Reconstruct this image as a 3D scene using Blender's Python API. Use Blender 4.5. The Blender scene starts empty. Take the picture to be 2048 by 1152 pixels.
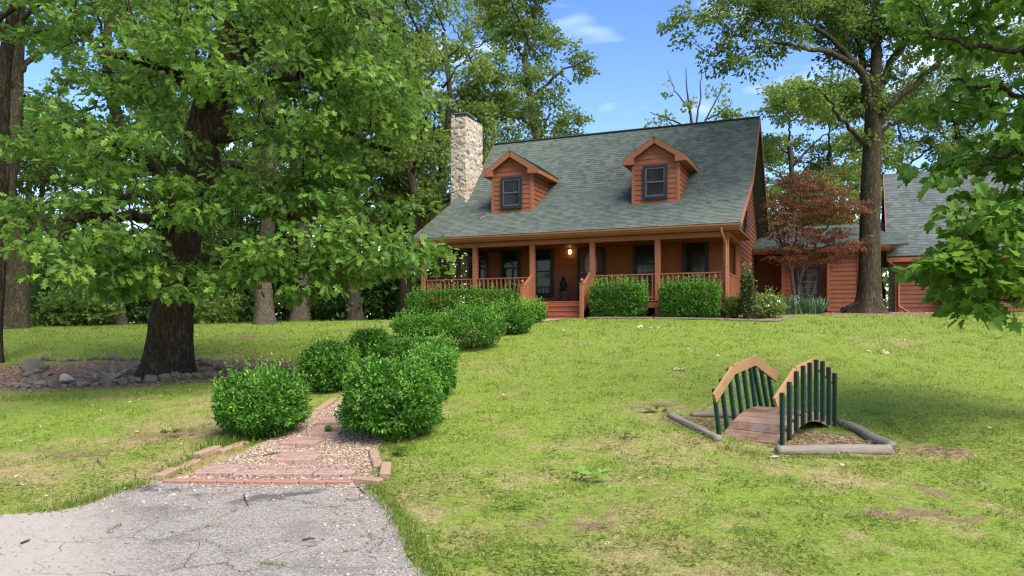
import bpy, bmesh, math, random
import numpy as np
from mathutils import Vector, Matrix, Euler
R = math.radians
PI = math.pi
random.seed(7)
scene = bpy.context.scene
COL = scene.collection

# ------------------------------------------------------------------ calibration
F, HZ, CX, CZ = 1545.0, 656.0, 1024.0, 1.6      # focal px, horizon row, centre column, eye height
TH = R(23.1)                                    # the facade's turn
HO = np.array([6.65, 24.0, 1.95])               # foot of the right-hand corner post
cth, sth = math.cos(TH), math.sin(TH)
def HW(a, b, z=0.0):                            # a = metres left along facade, b = back, z = world height
    return np.array([HO[0] - a * cth + b * sth, HO[1] + a * sth + b * cth, z])

# ------------------------------------------------------------------ numpy noise
def _hash(ix, iy, iz, seed):
    h = (ix * 374761393 + iy * 668265263 + iz * 1442695041 + seed * 974711) & 0xffffffff
    h = ((h ^ (h >> 13)) * 1274126177) & 0xffffffff
    h = h ^ (h >> 16)
    return (h & 0xffffff) / float(0xffffff)
def vn(p, seed=0):
    p = np.asarray(p, float); i = np.floor(p).astype(np.int64); f = p - i; u = f * f * (3 - 2 * f)
    r = 0
    for dx in (0, 1):
        wx = u[:, 0] if dx else 1 - u[:, 0]
        for dy in (0, 1):
            wy = u[:, 1] if dy else 1 - u[:, 1]
            for dz in (0, 1):
                wz = u[:, 2] if dz else 1 - u[:, 2]
                r = r + wx * wy * wz * _hash(i[:, 0] + dx, i[:, 1] + dy, i[:, 2] + dz, seed)
    return r
def fbm(p, seed=0, o=4):
    p = np.asarray(p, float); r = 0; a = .5; t = 0
    for k in range(o):
        r = r + a * vn(p * 2 ** k, seed + k * 17); t += a; a *= .5
    return r / t
def n2(x, y, s, seed=0, o=4):
    x = np.asarray(x, float); y = np.asarray(y, float)
    return fbm(np.stack([x * s, y * s, np.full_like(x, .37)], -1), seed, o)

# ------------------------------------------------------------------ terrain
_cp = np.array([
    (-3, 2.5, -.03), (0, 2.5, -.03), (5, 2.5, -.08), (-8, 4, 0), (-3.6, 6.2, .02), (0, 5.5, 0), (5, 5.5, -.08), (9, 5, -.1),
    (-2.4, 7.73, .055), (-4.6, 8, .08), (-8, 8, .05), (-7.1, 11, .22), (-12, 11, .2), (3, 8.8, .18), (7, 9, .16), (0, 11, .43), (6, 12, .5),
    (0, 16, 1.0), (8, 16, 1.05), (13, 16, 1.1), (-6.9, 15.4, .68), (-13, 15.4, .6), (-8.6, 17.5, .88), (-3, 16, .9), (0, 20, 1.5), (8, 20, 1.55), (15, 20, 1.6),
    (6.65, 24, 1.95), (1.7, 26.1, 1.95), (-3.2, 28.2, 1.93), (2, 30, 1.96), (12, 26.5, 2.12), (15.5, 30, 2.2), (20, 29, 2.22), (25, 30, 2.25),
    (-15.5, 24, 1.58), (-14, 27, 1.68), (-8.6, 27, 1.78), (-5, 24, 1.6), (-11, 31, 1.8), (-6, 33, 1.85), (-20, 33, 1.7), (-35, 30, 1.5),
    (10, 36, 2.1), (20, 38, 2.2), (-40, 60, 1.5), (0, 60, 1.9), (40, 60, 2.2), (-60, 10, .2), (60, 10, .3), (40, 25, 1.9), (-30, 18, .7), (30, 14, .9)])
def _tps(r2):
    return np.where(r2 > 1e-9, .5 * r2 * np.log(np.maximum(r2, 1e-9)), 0)
_A = _cp[:, :2]
_K = _tps(((_A[:, None] - _A[None]) ** 2).sum(-1)) + np.eye(len(_A)) * 3.0
_P = np.concatenate([np.ones((len(_A), 1)), _A], 1)
_M = np.block([[_K, _P], [_P.T, np.zeros((3, 3))]])
_W = np.linalg.solve(_M, np.concatenate([_cp[:, 2], np.zeros(3)]))
def ground(x, y):
    x = np.atleast_1d(np.asarray(x, float)); y = np.atleast_1d(np.asarray(y, float))
    xc = np.clip(x, -62, 62); yc = np.clip(y, 1, 62)
    q = np.stack([xc, yc], -1); z = np.empty(len(q))
    for s in range(0, len(q), 20000):
        e = q[s:s + 20000]
        z[s:s + 20000] = _tps(((e[:, None] - _A[None]) ** 2).sum(-1)) @ _W[:len(_A)] + _W[-3] + e @ _W[-2:]
    return z
def gz(x, y): return float(ground(x, y)[0])
def gp(px, py):                                  # ground point seen at a photo pixel
    rx, rz = (px - CX) / F, -(py - HZ) / F
    d = np.linspace(3, 60, 1200)
    g = ground(rx * d, d) - (CZ + rz * d)
    k = np.argmax(g > 0) if (g > 0).any() else len(d) - 1
    y = d[k]
    return np.array([rx * y, y, gz(rx * y, y)])
def wp(px, py, d):                               # point at a photo pixel and a depth
    return np.array([(px - CX) / F * d, d, CZ - (py - HZ) / F * d])

# ------------------------------------------------------------------ object helpers
def tag(o, label=None, cat=None, group=None, kind=None):
    if label: o['label'] = label
    if cat: o['category'] = cat
    if group: o['group'] = group
    if kind: o['kind'] = kind
    return o
def empty(name, loc, rz=0.0):
    o = bpy.data.objects.new(name, None); COL.objects.link(o)
    o.location = tuple(loc); o.rotation_euler = (0, 0, rz); o.empty_display_size = .2
    return o
def thing(name, loc, label, cat, group=None, rz=0.0):
    return tag(empty(name, loc, rz), label, cat, group)
def copy_tree(o, parent=None):
    c = o.copy(); COL.objects.link(c)
    if parent: c.parent = parent
    for ch in list(o.children): copy_tree(ch, c)
    return c

class MB:
    """collects faces (with UVs in metres) and links them as ONE mesh"""
    def __init__(s): s.v = []; s.f = []; s.uv = []; s.sm = []
    def add(s, vs, fs, uv=None, smooth=False):
        o = len(s.v); s.v += [tuple(map(float, v)) for v in vs]
        for k, f in enumerate(fs):
            s.f.append([o + i for i in f]); s.sm.append(smooth)
            s.uv.append(uv[k] if uv else None)
        return s
    def box(s, x0, x1, y0, y1, z0, z1, bev=0.0):
        if x0 > x1: x0, x1 = x1, x0
        if y0 > y1: y0, y1 = y1, y0
        if z0 > z1: z0, z1 = z1, z0
        b = min(bev, (x1 - x0) * .45, (y1 - y0) * .45, (z1 - z0) * .45)
        if b <= 0:
            vs = [(x, y, z) for z in (z0, z1) for y in (y0, y1) for x in (x0, x1)]
            return s.add(vs, [(0, 2, 3, 1), (4, 5, 7, 6), (0, 1, 5, 4), (2, 6, 7, 3), (0, 4, 6, 2), (1, 3, 7, 5)])
        bm = bmesh.new(); bmesh.ops.create_cube(bm, size=1)
        for v in bm.verts: v.co = Vector(((x0 + x1) / 2 + v.co.x * (x1 - x0), (y0 + y1) / 2 + v.co.y * (y1 - y0), (z0 + z1) / 2 + v.co.z * (z1 - z0)))
        bmesh.ops.bevel(bm, geom=bm.edges[:], offset=b, segments=1, affect='EDGES', profile=.5)
        return s.bm(bm)
    def bm(s, bm, smooth=False):
        bm.verts.index_update()
        s.add([v.co for v in bm.verts], [[v.index for v in f.verts] for f in bm.faces], smooth=smooth); bm.free(); return s
    def beam(s, p, q, w, h, up=(0, 0, 1), bev=0.0):
        p = Vector(p); q = Vector(q); d = (q - p); L = d.length; d.normalize(); up = Vector(up)
        x = d.cross(up)
        if x.length < 1e-4: x = d.cross(Vector((1, 0, 0)))
        x.normalize(); u = x.cross(d).normalized()
        t = MB(); t.box(-w / 2, w / 2, 0, L, -h / 2, h / 2, bev)
        s.add([p + x * v[0] + d * v[1] + u * v[2] for v in t.v], t.f); return s
    def tube(s, pts, rad, n=8, cap=True, smooth=True):
        pts = [Vector(p) for p in pts]; k = len(pts)
        if not hasattr(rad, '__len__'): rad = [rad] * k
        vs = []; prev = None
        for i in range(k):
            d = (pts[min(i + 1, k - 1)] - pts[max(i - 1, 0)]).normalized()
            if prev is None:
                x = d.cross(Vector((0, 0, 1)))
                if x.length < 1e-3: x = d.cross(Vector((1, 0, 0)))
            else: x = prev - d * prev.dot(d)
            x.normalize(); prev = x; y = d.cross(x)
            for j in range(n):
                a = 2 * PI * j / n; vs.append(pts[i] + (x * math.cos(a) + y * math.sin(a)) * rad[i])
        fs = [(i * n + j, i * n + (j + 1) % n, (i + 1) * n + (j + 1) % n, (i + 1) * n + j) for i in range(k - 1) for j in range(n)]
        s.add(vs, fs, smooth=smooth)
        if cap:
            s.add(vs[:n], [tuple(range(n))[::-1]]); s.add(vs[-n:], [tuple(range(n))])
        return s
    def lathe(s, prof, n=16, loc=(0, 0, 0), smooth=True):
        vs = [(loc[0] + r * math.cos(2 * PI * j / n), loc[1] + r * math.sin(2 * PI * j / n), loc[2] + z) for r, z in prof for j in range(n)]
        fs = [(i * n + j, i * n + (j + 1) % n, (i + 1) * n + (j + 1) % n, (i + 1) * n + j) for i in range(len(prof) - 1) for j in range(n)]
        s.add(vs, fs, smooth=smooth); m = len(prof) - 1
        s.add(vs[:n], [tuple(range(n))[::-1]]); s.add(vs[m * n:], [tuple(range(n))]); return s
    def build(s, name, mat, parent=None, kind=None):
        me = bpy.data.meshes.new(name); me.from_pydata(s.v, [], s.f)
        if any(u is not None for u in s.uv):
            L = me.uv_layers.new(name='UVMap'); k = 0
            for p, u in zip(me.polygons, s.uv):
                for i, li in enumerate(p.loop_indices): L.data[li].uv = u[i] if u else (0, 0)
        me.polygons.foreach_set('use_smooth', s.sm); me.materials.append(mat); me.update()
        o = bpy.data.objects.new(name, me); COL.objects.link(o)
        if parent: o.parent = parent
        if kind: o['kind'] = kind
        return o

def np_mesh(name, V, polys, mat, parent=None, attrs=None, smooth=False):
    """V (n,3); polys list of (k,m) index arrays; attrs {name: per-vertex floats}"""
    me = bpy.data.meshes.new(name); V = np.ascontiguousarray(V, np.float32)
    me.vertices.add(len(V)); me.vertices.foreach_set('co', V.ravel())
    polys = [p for p in polys if len(p)]
    nl = sum(p.size for p in polys); npg = sum(len(p) for p in polys)
    me.loops.add(nl); me.polygons.add(npg)
    me.loops.foreach_set('vertex_index', np.concatenate([p.ravel() for p in polys]).astype(np.int32))
    tot = np.concatenate([np.full(len(p), p.shape[1], np.int32) for p in polys])
    st = np.concatenate([[0], np.cumsum(tot)[:-1]]).astype(np.int32)
    me.polygons.foreach_set('loop_start', st); me.polygons.foreach_set('loop_total', tot)
    me.polygons.foreach_set('use_smooth', np.full(npg, smooth))
    for k, a in (attrs or {}).items():
        at = me.attributes.new(k, 'FLOAT', 'POINT'); at.data.foreach_set('value', np.ascontiguousarray(a, np.float32))
    me.materials.append(mat); me.update(calc_edges=True)
    o = bpy.data.objects.new(name, me); COL.objects.link(o)
    if parent: o.parent = parent
    return o

# ------------------------------------------------------------------ materials
class NT:
    def __init__(s, name):
        s.m = bpy.data.materials.new(name); s.m.use_nodes = True; s.t = s.m.node_tree; s.t.nodes.clear()
        s.out = s.t.nodes.new('ShaderNodeOutputMaterial')
    def n(s, ty, ins=None, **kw):
        nd = s.t.nodes.new('ShaderNode' + ty)
        for k, v in kw.items(): setattr(nd, k, v)
        for k, v in (ins or {}).items(): s.set(nd.inputs[k], v)
        return nd
    def set(s, sock, v):
        if isinstance(v, bpy.types.NodeSocket): s.t.links.new(v, sock)
        elif isinstance(v, bpy.types.Node): s.t.links.new(v.outputs[0], sock)
        else:
            if sock.type == 'RGBA' and len(v) == 3: v = (*v, 1)
            sock.default_value = v
    def noise(s, vec, scale, detail=4, rough=.55):
        return s.n('TexNoise', {'Vector': vec, 'Scale': scale, 'Detail': detail, 'Roughness': rough}).outputs['Fac']
    def ramp(s, fac, *stops):
        r = s.n('ValToRGB', {'Fac': fac}); e = r.color_ramp.elements
        while len(e) < len(stops): e.new(.5)
        for el, (p, c) in zip(e, stops):
            el.position = p; el.color = (*c, 1) if hasattr(c, '__len__') else (c, c, c, 1)
        return r.outputs[0]
    def mix(s, fac, a, b, bt='MIX'):
        m = s.n('Mix', data_type='RGBA', blend_type=bt); i = m.inputs
        s.set(i[0], fac); s.set(i[6], a); s.set(i[7], b); return m.outputs[2]
    def math(s, op, a, b=0.0, c=0.0):
        m = s.n('Math', operation=op); s.set(m.inputs[0], a); s.set(m.inputs[1], b); s.set(m.inputs[2], c); return m.outputs[0]
    def mapr(s, vec, scale):
        return s.n('Mapping', {'Vector': vec, 'Scale': scale}).outputs[0]
    def obj(s): return s.n('TexCoord').outputs['Object']
    def attr(s, k): return s.n('Attribute', attribute_name=k).outputs['Fac']
    def bump(s, h, strength=.3, dist=.01):
        return s.n('Bump', {'Height': h, 'Strength': strength, 'Distance': dist}).outputs[0]
    def pbr(s, col, rough=.7, spec=.3, normal=None, **kw):
        p = s.n('BsdfPrincipled', {'Base Color': col, 'Roughness': rough, 'Specular IOR Level': spec, **kw})
        if normal is not None: s.set(p.inputs['Normal'], normal)
        s.set(s.out.inputs[0], p.outputs[0]); return p

def m_paint(name, c, grain=(1.5, 1.5, 14), var=.35, rough=.62):
    t = NT(name); o = t.obj(); a = t.noise(t.mapr(o, grain), 3, 5, .6); b = t.noise(o, .9, 3)
    d = tuple(x * (1 - var) for x in c); l = tuple(min(1, x * (1 + var * .6)) for x in c)
    col = t.mix(t.ramp(b, (.3, 0), (.7, 1)), t.mix(a, d, c), t.mix(a, c, l))
    t.pbr(col, rough, .25, t.bump(a, .25, .004)); return t.m
def m_plain(name, c, rough=.6, spec=.3, var=.2, scale=6, bump=.15, metal=0.0):
    t = NT(name); o = t.obj(); a = t.noise(o, scale, 5)
    col = t.mix(a, tuple(x * (1 - var) for x in c), tuple(min(1, x * (1 + var)) for x in c))
    t.pbr(col, rough, spec, t.bump(a, bump, .006), Metallic=metal); return t.m
def m_leaf(name, dark, mid, light, trans=.35, rough=.42, spec=.35):
    t = NT(name); k = t.attr('tint')
    col = t.ramp(k, (0, dark), (.5, mid), (1, light))
    p = t.n('BsdfPrincipled', {'Base Color': col, 'Roughness': rough, 'Specular IOR Level': spec})
    tr = t.n('BsdfTranslucent', {'Color': t.mix(.55, col, light)})
    mx = t.n('MixShader', {0: trans, 1: p.outputs[0], 2: tr.outputs[0]}); t.set(t.out.inputs[0], mx.outputs[0]); return t.m
def m_bark(name, dark, light, lichen=None, sc=1.0, lf=.62):
    t = NT(name); o = t.obj()
    wob = t.n('VectorMath', {0: o, 1: t.n('VectorMath', {0: t.n('TexNoise', {'Vector': o, 'Scale': 3.0 * sc, 'Detail': 3}).outputs['Color'], 'Scale': .22 / sc}, operation='SCALE').outputs[0]}, operation='ADD').outputs[0]
    n0 = t.noise(t.mapr(wob, (13 * sc, 13 * sc, 1.5 * sc)), 1, 3, .6); rdg = t.math('SUBTRACT', 1.0, t.math('MULTIPLY', t.math('ABSOLUTE', t.math('SUBTRACT', n0, .5)), 5.0))
    a = t.noise(t.mapr(o, (14 * sc, 14 * sc, 5 * sc)), 2, 6, .7)
    h = t.math('ADD', t.math('MULTIPLY', t.math('SUBTRACT', 1.0, t.math('MAXIMUM', rdg, 0.0)), .5), t.math('MULTIPLY', a, .65))
    col = t.ramp(h, (.25, dark), (.85, light))
    if lichen:
        b = t.noise(t.mapr(o, (1, 1, .8)), 7, 6, .7); col = t.mix(t.ramp(b, (lf, 0), (lf + .05, 1)), col, lichen)
    t.pbr(col, .9, .1, t.bump(h, .7, .03)); return t.m
def m_shingle(name, c1, c2, c3):
    t = NT(name); u = t.n('UVMap').outputs[0]; o = t.obj()
    br = t.n('TexBrick', {'Vector': u, 'Color1': (0, 0, 0), 'Color2': (1, 1, 1), 'Mortar': (.5, .5, .5), 'Scale': 1.0, 'Mortar Size': 0.0, 'Bias': 0.0, 'Brick Width': .19, 'Row Height': .127}, offset=.37, squash=1.6, squash_frequency=3)
    k = t.math('ADD', t.math('MULTIPLY', br.outputs[0], .8), t.math('MULTIPLY', t.noise(o, 60, 3, .7), .4))
    col = t.ramp(k, (.12, c1), (.55, c2), (1.05, c3))
    st = t.noise(t.mapr(o, (.5, .5, .25)), 1.4, 5, .6)
    col = t.mix(t.ramp(st, (.5, 0), (.8, .35)), col, tuple(x * .6 for x in c2))
    t.pbr(col, .9, .15, t.bump(t.noise(o, 140, 2, .8), .35, .006)); return t.m

WOOD = m_paint('stained_siding', (.25, .083, .037), (1.2, 1.2, 16))
TRIM = m_paint('stained_trim', (.275, .10, .046), (2, 2, 2), .25)
DECKW = m_paint('stained_deck', (.29, .092, .042), (2, 2, 2), .3)
SHING = m_shingle('green_grey_shingle', (.062, .078, .062), (.088, .106, .086), (.118, .135, .112))
GSHING = m_shingle('grey_shingle', (.068, .08, .074), (.098, .112, .105), (.125, .14, .13))
NAVY = m_plain('dark_teal_paint', (.011, .022, .03), .5, .3)
MUNT = m_plain('sash_paint', (.14, .085, .07), .6, .3)
GUTT = m_paint('gutter_paint', (.285, .115, .053), (2, 2, 2), .2, .45)
DOORM = m_plain('door_stain', (.075, .016, .012), .4, .4, .3)
BRASS = m_plain('bright_metal', (.75, .62, .42), .25, .5, .1, metal=1.0)
BLACKP = m_plain('black_plastic', (.016, .016, .017), .45, .4)
BEARM = m_plain('black_stained_wood', (.012, .011, .011), .55, .3, .4, 14, .4)
STUMPM = m_bark('carved_log', (.06, .032, .018), (.26, .15, .085), None, 1.5)
METAL = m_plain('weathered_metal', (.22, .23, .22), .5, .4, .25, metal=.6)
STEELF = m_plain('lead_flashing', (.19, .19, .185), .6, .3)
def _glass():
    t = NT('window_glass'); o = t.obj()
    n = t.noise(o, 1.3, 3); t.pbr(t.mix(n, (.006, .007, .006), (.03, .028, .022)), .06, .35, t.bump(t.noise(o, 2.2, 2), .06, .02)); return t.m
GLASS = _glass()
def _lead():
    t = NT('leaded_glass'); o = t.obj(); v = t.n('TexVoronoi', {'Vector': t.mapr(o, (14, 14, 5)), 'Scale': 1.0}, feature='DISTANCE_TO_EDGE').outputs['Distance']
    t.pbr(t.mix(t.ramp(v, (.03, 0), (.06, 1)), (.02, .02, .02), (.20, .21, .19)), .15, .5); return t.m
LEAD = _lead()
def _lamp():
    t = NT('lit_lamp_glass'); e = t.n('Emission', {'Color': (1, .6, .22), 'Strength': 4.0}); t.set(t.out.inputs[0], e.outputs[0]); return t.m
LAMPM = _lamp()
def _chim():
    t = NT('chimney_stone'); c = t.attr('cell'); e = t.attr('edge'); o = t.obj()
    col = t.ramp(c, (0, (.33, .24, .145)), (.25, (.46, .38, .275)), (.5, (.53, .46, .36)), (.75, (.40, .36, .31)), (1, (.62, .56, .46)))
    col = t.mix(t.ramp(t.noise(o, 9, 5, .65), (.3, 0), (.75, .6)), col, (.30, .24, .17))
    col = t.mix(t.ramp(e, (.006, 1), (.018, 0)), col, (.12, .10, .08))
    t.pbr(col, .85, .2, t.bump(t.noise(o, 22, 5, .65), .4, .02)); return t.m
CHIM = _chim()
def _rock(name, a, b, li):
    t = NT(name); o = t.obj(); n = t.noise(o, 5, 6, .65); rn = t.n('ObjectInfo').outputs['Random']
    col = t.mix(n, a, b); col = t.mix(t.math('MULTIPLY', rn, .45), col, (.30, .235, .18))
    col = t.mix(t.ramp(t.noise(o, 9, 4, .7), (.58, 0), (.66, 1)), col, li)
    t.pbr(col, .9, .15, t.bump(t.noise(o, 16, 5, .65), .6, .03)); return t.m
ROCK = _rock('field_stone', (.055, .045, .033), (.21, .175, .14), (.33, .32, .27))
MOSSR = _rock('mossy_rock', (.035, .033, .022), (.15, .14, .105), (.27, .27, .22))
PALER = _rock('pale_stone', (.36, .31, .27), (.6, .55, .48), (.6, .56, .5))
DRIFT = m_bark('driftwood_grey', (.10, .09, .07), (.33, .30, .23), (.42, .42, .38), 1.6, .6)
EDGET = m_paint('bed_edging_wood', (.15, .12, .08), (2, 9, 9), .4, .9)
TIMB = m_paint('weathered_timber', (.205, .172, .135), (2, 14, 14), .6, .9)
EDGEB = m_plain('edging_block', (.29, .19, .125), .9, .15, .3, 18, .5)
FRONTB = m_plain('brick_border', (.275, .145, .105), .9, .15, .3, 18, .5)
def _paver():
    t = NT('red_paver'); o = t.obj(); n = t.noise(o, 7, 5, .6)
    br = t.n('TexBrick', {'Vector': o, 'Color1': (.245, .128, .105), 'Color2': (.30, .165, .135), 'Mortar': (.12, .05, .04), 'Scale': 1.0, 'Mortar Size': .011, 'Brick Width': .2, 'Row Height': .1}, offset=.5)
    col = t.mix(t.ramp(n, (.28, .1), (.62, .75)), br.outputs[0], (.37, .255, .205))
    t.pbr(col, .9, .15, t.bump(t.math('ADD', t.math('MULTIPLY', br.outputs['Fac'], -1.0), n), .5, .012)); return t.m
PAVER = _paver()
def _plank():
    t = NT('worn_bridge_plank'); o = t.obj(); sx = t.n('SeparateXYZ', {'Vector': o})
    row = t.math('FLOOR', t.math('MULTIPLY', sx.outputs[1], 11 / 1.6)); r = t.n('TexWhiteNoise', {'W': row}, noise_dimensions='1D').outputs[0]
    g = t.noise(t.mapr(o, (3, 55, 20)), 1, 6, .7); b = t.noise(o, 5, 4, .65)
    k = t.math('ADD', t.math('MULTIPLY', g, .75), t.math('MULTIPLY', r, .3))
    col = t.ramp(k, (.2, (.07, .035, .022)), (.5, (.20, .105, .062)), (.85, (.36, .23, .15)))
    col = t.mix(t.ramp(b, (.45, 0), (.7, .65)), col, t.mix(g, (.16, .13, .095), (.36, .31, .25)))
    t.pbr(col, .9, .15, t.bump(g, .6, .008)); return t.m
BRDECK = _plank()
BRRAIL = m_paint('fresh_cedar_rail', (.33, .19, .085), (22, 2.5, 22), .55, .85)
def _green():
    t = NT('worn_green_paint'); o = t.obj(); g = t.noise(t.mapr(o, (22, 22, 3)), 1.5, 5, .7); w_ = t.noise(o, 11, 5, .7)
    col = t.mix(g, (.004, .019, .013), (.012, .042, .028)); col = t.mix(t.ramp(w_, (.64, 0), (.7, .7)), col, (.13, .09, .055))
    t.pbr(col, .6, .25, t.bump(g, .4, .005)); return t.m
BRGREEN = _green()
OAKB = m_bark('oak_bark', (.012, .009, .005), (.082, .060, .038), (.27, .28, .25), 1.0, .66)
GREYB = m_bark('grey_bark', (.032, .025, .016), (.135, .108, .076), (.28, .27, .23), 1.2, .68)
MOSSB = m_bark('brown_mossy_bark', (.017, .013, .007), (.105, .084, .05), (.22, .2, .13), 1.3, .64)
TWIGB = m_bark('twig_bark', (.05, .035, .022), (.16, .11, .075), None, 2)
OAKL = m_leaf('oak_leaf', (.038, .10, .014), (.10, .21, .025), (.24, .37, .055), .48, .45, .3)
MAPL = m_leaf('maple_leaf', (.045, .12, .016), (.10, .22, .026), (.22, .36, .045), .56, .5, .22)
BGL = m_leaf('woodland_leaf', (.06, .11, .02), (.125, .20, .036), (.22, .29, .065), .48, .6, .15)
BGL2 = m_leaf('pale_woodland_leaf', (.095, .155, .028), (.175, .26, .048), (.28, .36, .085), .5, .6, .15)
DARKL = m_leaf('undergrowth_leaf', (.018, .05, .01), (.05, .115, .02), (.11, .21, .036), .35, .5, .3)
BOXL = m_leaf('holly_leaf', (.022, .085, .008), (.06, .185, .015), (.18, .36, .035), .3, .42, .3)
REDL = m_leaf('red_maple_leaf', (.10, .026, .024), (.205, .055, .038), (.26, .18, .06), .45, .6, .15)
IRISL = m_leaf('iris_leaf', (.05, .10, .045), (.09, .17, .07), (.17, .26, .11), .25, .45, .3)
CONEL = m_leaf('conifer_spray', (.04, .06, .02), (.085, .115, .035), (.17, .19, .07), .2, .7, .2)
GRASSM = m_leaf('grass_blade', (.07, .14, .016), (.165, .245, .032), (.34, .30, .105), .4, .6, .12)
WHITEM = m_plain('white_petal', (.75, .74, .68), .6, .2, .1)
TANL = m_leaf('dead_leaf', (.22, .13, .07), (.4, .27, .16), (.62, .52, .38), .2, .8, .1)

# ------------------------------------------------------------------ SETTING: lawn, driveway, path
PATH = np.array([(7.7, -2.37, 1.08), (8.3, -2.37, .95), (9, -2.35, .78), (12, -2.1, .62), (16, -1.95, .6), (19.3, -1.2, .6), (22.5, -.1, .65), (25.3, 1.25, .9)])
def path_c(y): return np.interp(y, PATH[:, 0], PATH[:, 1])
def path_w(y): return np.interp(y, PATH[:, 0], PATH[:, 2])
DRV = np.array([(-2, -14, 1.6), (3.5, -14, .15), (5.0, -14, -.55), (5.35, -14, -.68), (6.1, -14, -.9), (6.38, -13, -1.0), (6.46, -4.3, -1.02), (6.6, -3.86, -1.07), (6.95, -3.76, -1.18), (7.35, -3.68, -1.38), (7.72, -3.52, -1.45)])
def drv_x(y): return np.interp(y, DRV[:, 0], DRV[:, 1]), np.interp(y, DRV[:, 0], DRV[:, 2])
def in_drive(x, y, m=0.0):
    l, r = drv_x(y); w = (n2(x, y, 2.5, 3, 3) - .5) * .22
    return (y < 7.74 + m) & (x > l - m + w) & (x < r + m + w)
def in_path(x, y, m=0.0): return (y > 7.6) & (y < 25.5) & (np.abs(x - path_c(y)) < path_w(y) + m)
def house_ab(x, y):
    dx, dy = x - HO[0], y - HO[1]; return -dx * cth + dy * sth, dx * sth + dy * cth
def bed_oak(x, y):                                # stone-edged bed round the big oak
    return ((x + 8.3) / 4.1) ** 2 + ((y - 15.6) / 1.75) ** 2
def bed_house(x, y):                              # planting strip in front of porch and wing
    a, b = house_ab(x, y)
    return ((a > -1.6) & (a < 4.3) & (b > -1.25) & (b < 1)) | ((a > 6.3) & (a < 11.2) & (b > -1.2) & (b < 1)) | ((a > -6.4) & (a < -.4) & (b > 1.2 + .33 * (-a)) & (b < 9))
def bare_pit(x, y):                               # worn soil framed by the timbers beside the bridge
    q = np.minimum(((x - 3.75) / .85) ** 2 + ((y - 9.42) / .5) ** 2, ((x - 2.55) / .5) ** 2 + ((y - 10.35) / .35) ** 2)
    q = np.minimum(q, ((x - 4.95) / .42) ** 2 + ((y - 8.95) / .3) ** 2 + .25)
    return np.clip((1.05 - q + (n2(x, y, 3.5, 71, 4) - .5) * 1.5) * 3, 0, 1)
SOILP = [(-4.4, 10.2, .9, .55), (-5.3, 9.2, .8, .45), (-3.6, 11.8, .9, .5), (-3.3, 13.0, .8, .5), (5.05, 8.9, .42, .28), (3.95, 9.45, .62, .42), (2.2, 11.3, .55, .35), (-7.2, 21.5, 1.6, .6), (-4.2, 23.5, 2, .5), (.45, 6.2, .5, .35), (3.4, 6.6, .7, .3), (-5.8, 8.1, .5, .4)]
def soil_mask(x, y):
    s = np.zeros_like(x)
    for cx, cy, rx, ry in SOILP: s = np.maximum(s, np.exp(-(((x - cx) / rx) ** 2 + ((y - cy) / ry) ** 2)))
    s = np.clip(s * 1.15 + (n2(x, y, 2.6, 11, 5) - .5) * 1.7 * (s > .12), 0, 1) * np.clip((n2(x, y, 9, 13, 3) - .28) * 3, .25, 1)
    s = np.maximum(s, np.clip((n2(x, y, 1.5, 5, 5) - .615) * 6, 0, 1) * np.clip((14 - y) / 6, 0, 1) * .8)
    return np.clip(s * .92, 0, 1)
def dry_mask(x, y):
    near = np.clip((17.5 - y) / 9, 0, 1)
    return np.clip((n2(x, y, .45, 21, 4) - .5) * 1.9 + .46 * near + .06 + (n2(x, y, 3, 23, 3) - .5) * 1.3, 0, 1)

def axis_vals(segs):
    r = [segs[0][0]]
    for a, b, st in segs:
        k = max(1, int(round((b - a) / st))); r += list(np.linspace(a, b, k + 1)[1:])
    return np.array(r)
gx = axis_vals([(-400, -70, 55), (-70, -20, 4), (-20, -9, .5), (-9, 8, .11), (8, 22, .5), (22, 70, 4), (70, 400, 55)])
gy = axis_vals([(-60, 1, 6), (1, 4, .5), (4, 16, .11), (16, 34, .3), (34, 70, 3), (70, 500, 43)])
GX, GY = np.meshgrid(gx, gy); fx, fy = GX.ravel(), GY.ravel()
fz = ground(fx, fy)
rough = (n2(fx, fy, 1.3, 2, 4) - .5) * .06 + (n2(fx, fy, 7, 8, 3) - .5) * .022
rough = rough * (~(in_drive(fx, fy, .25) | in_path(fx, fy, .1)))
ae, be = house_ab(fx, fy)
sink = in_drive(fx, fy, -.05) | in_path(fx, fy, -.02)
fz2 = fz + rough * np.clip((fy - 3) / 3, 0, 1) - .03 * sink
ii = np.arange(len(fx)).reshape(GX.shape)
quads = np.stack([ii[:-1, :-1], ii[:-1, 1:], ii[1:, 1:], ii[1:, :-1]], -1).reshape(-1, 4)
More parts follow.
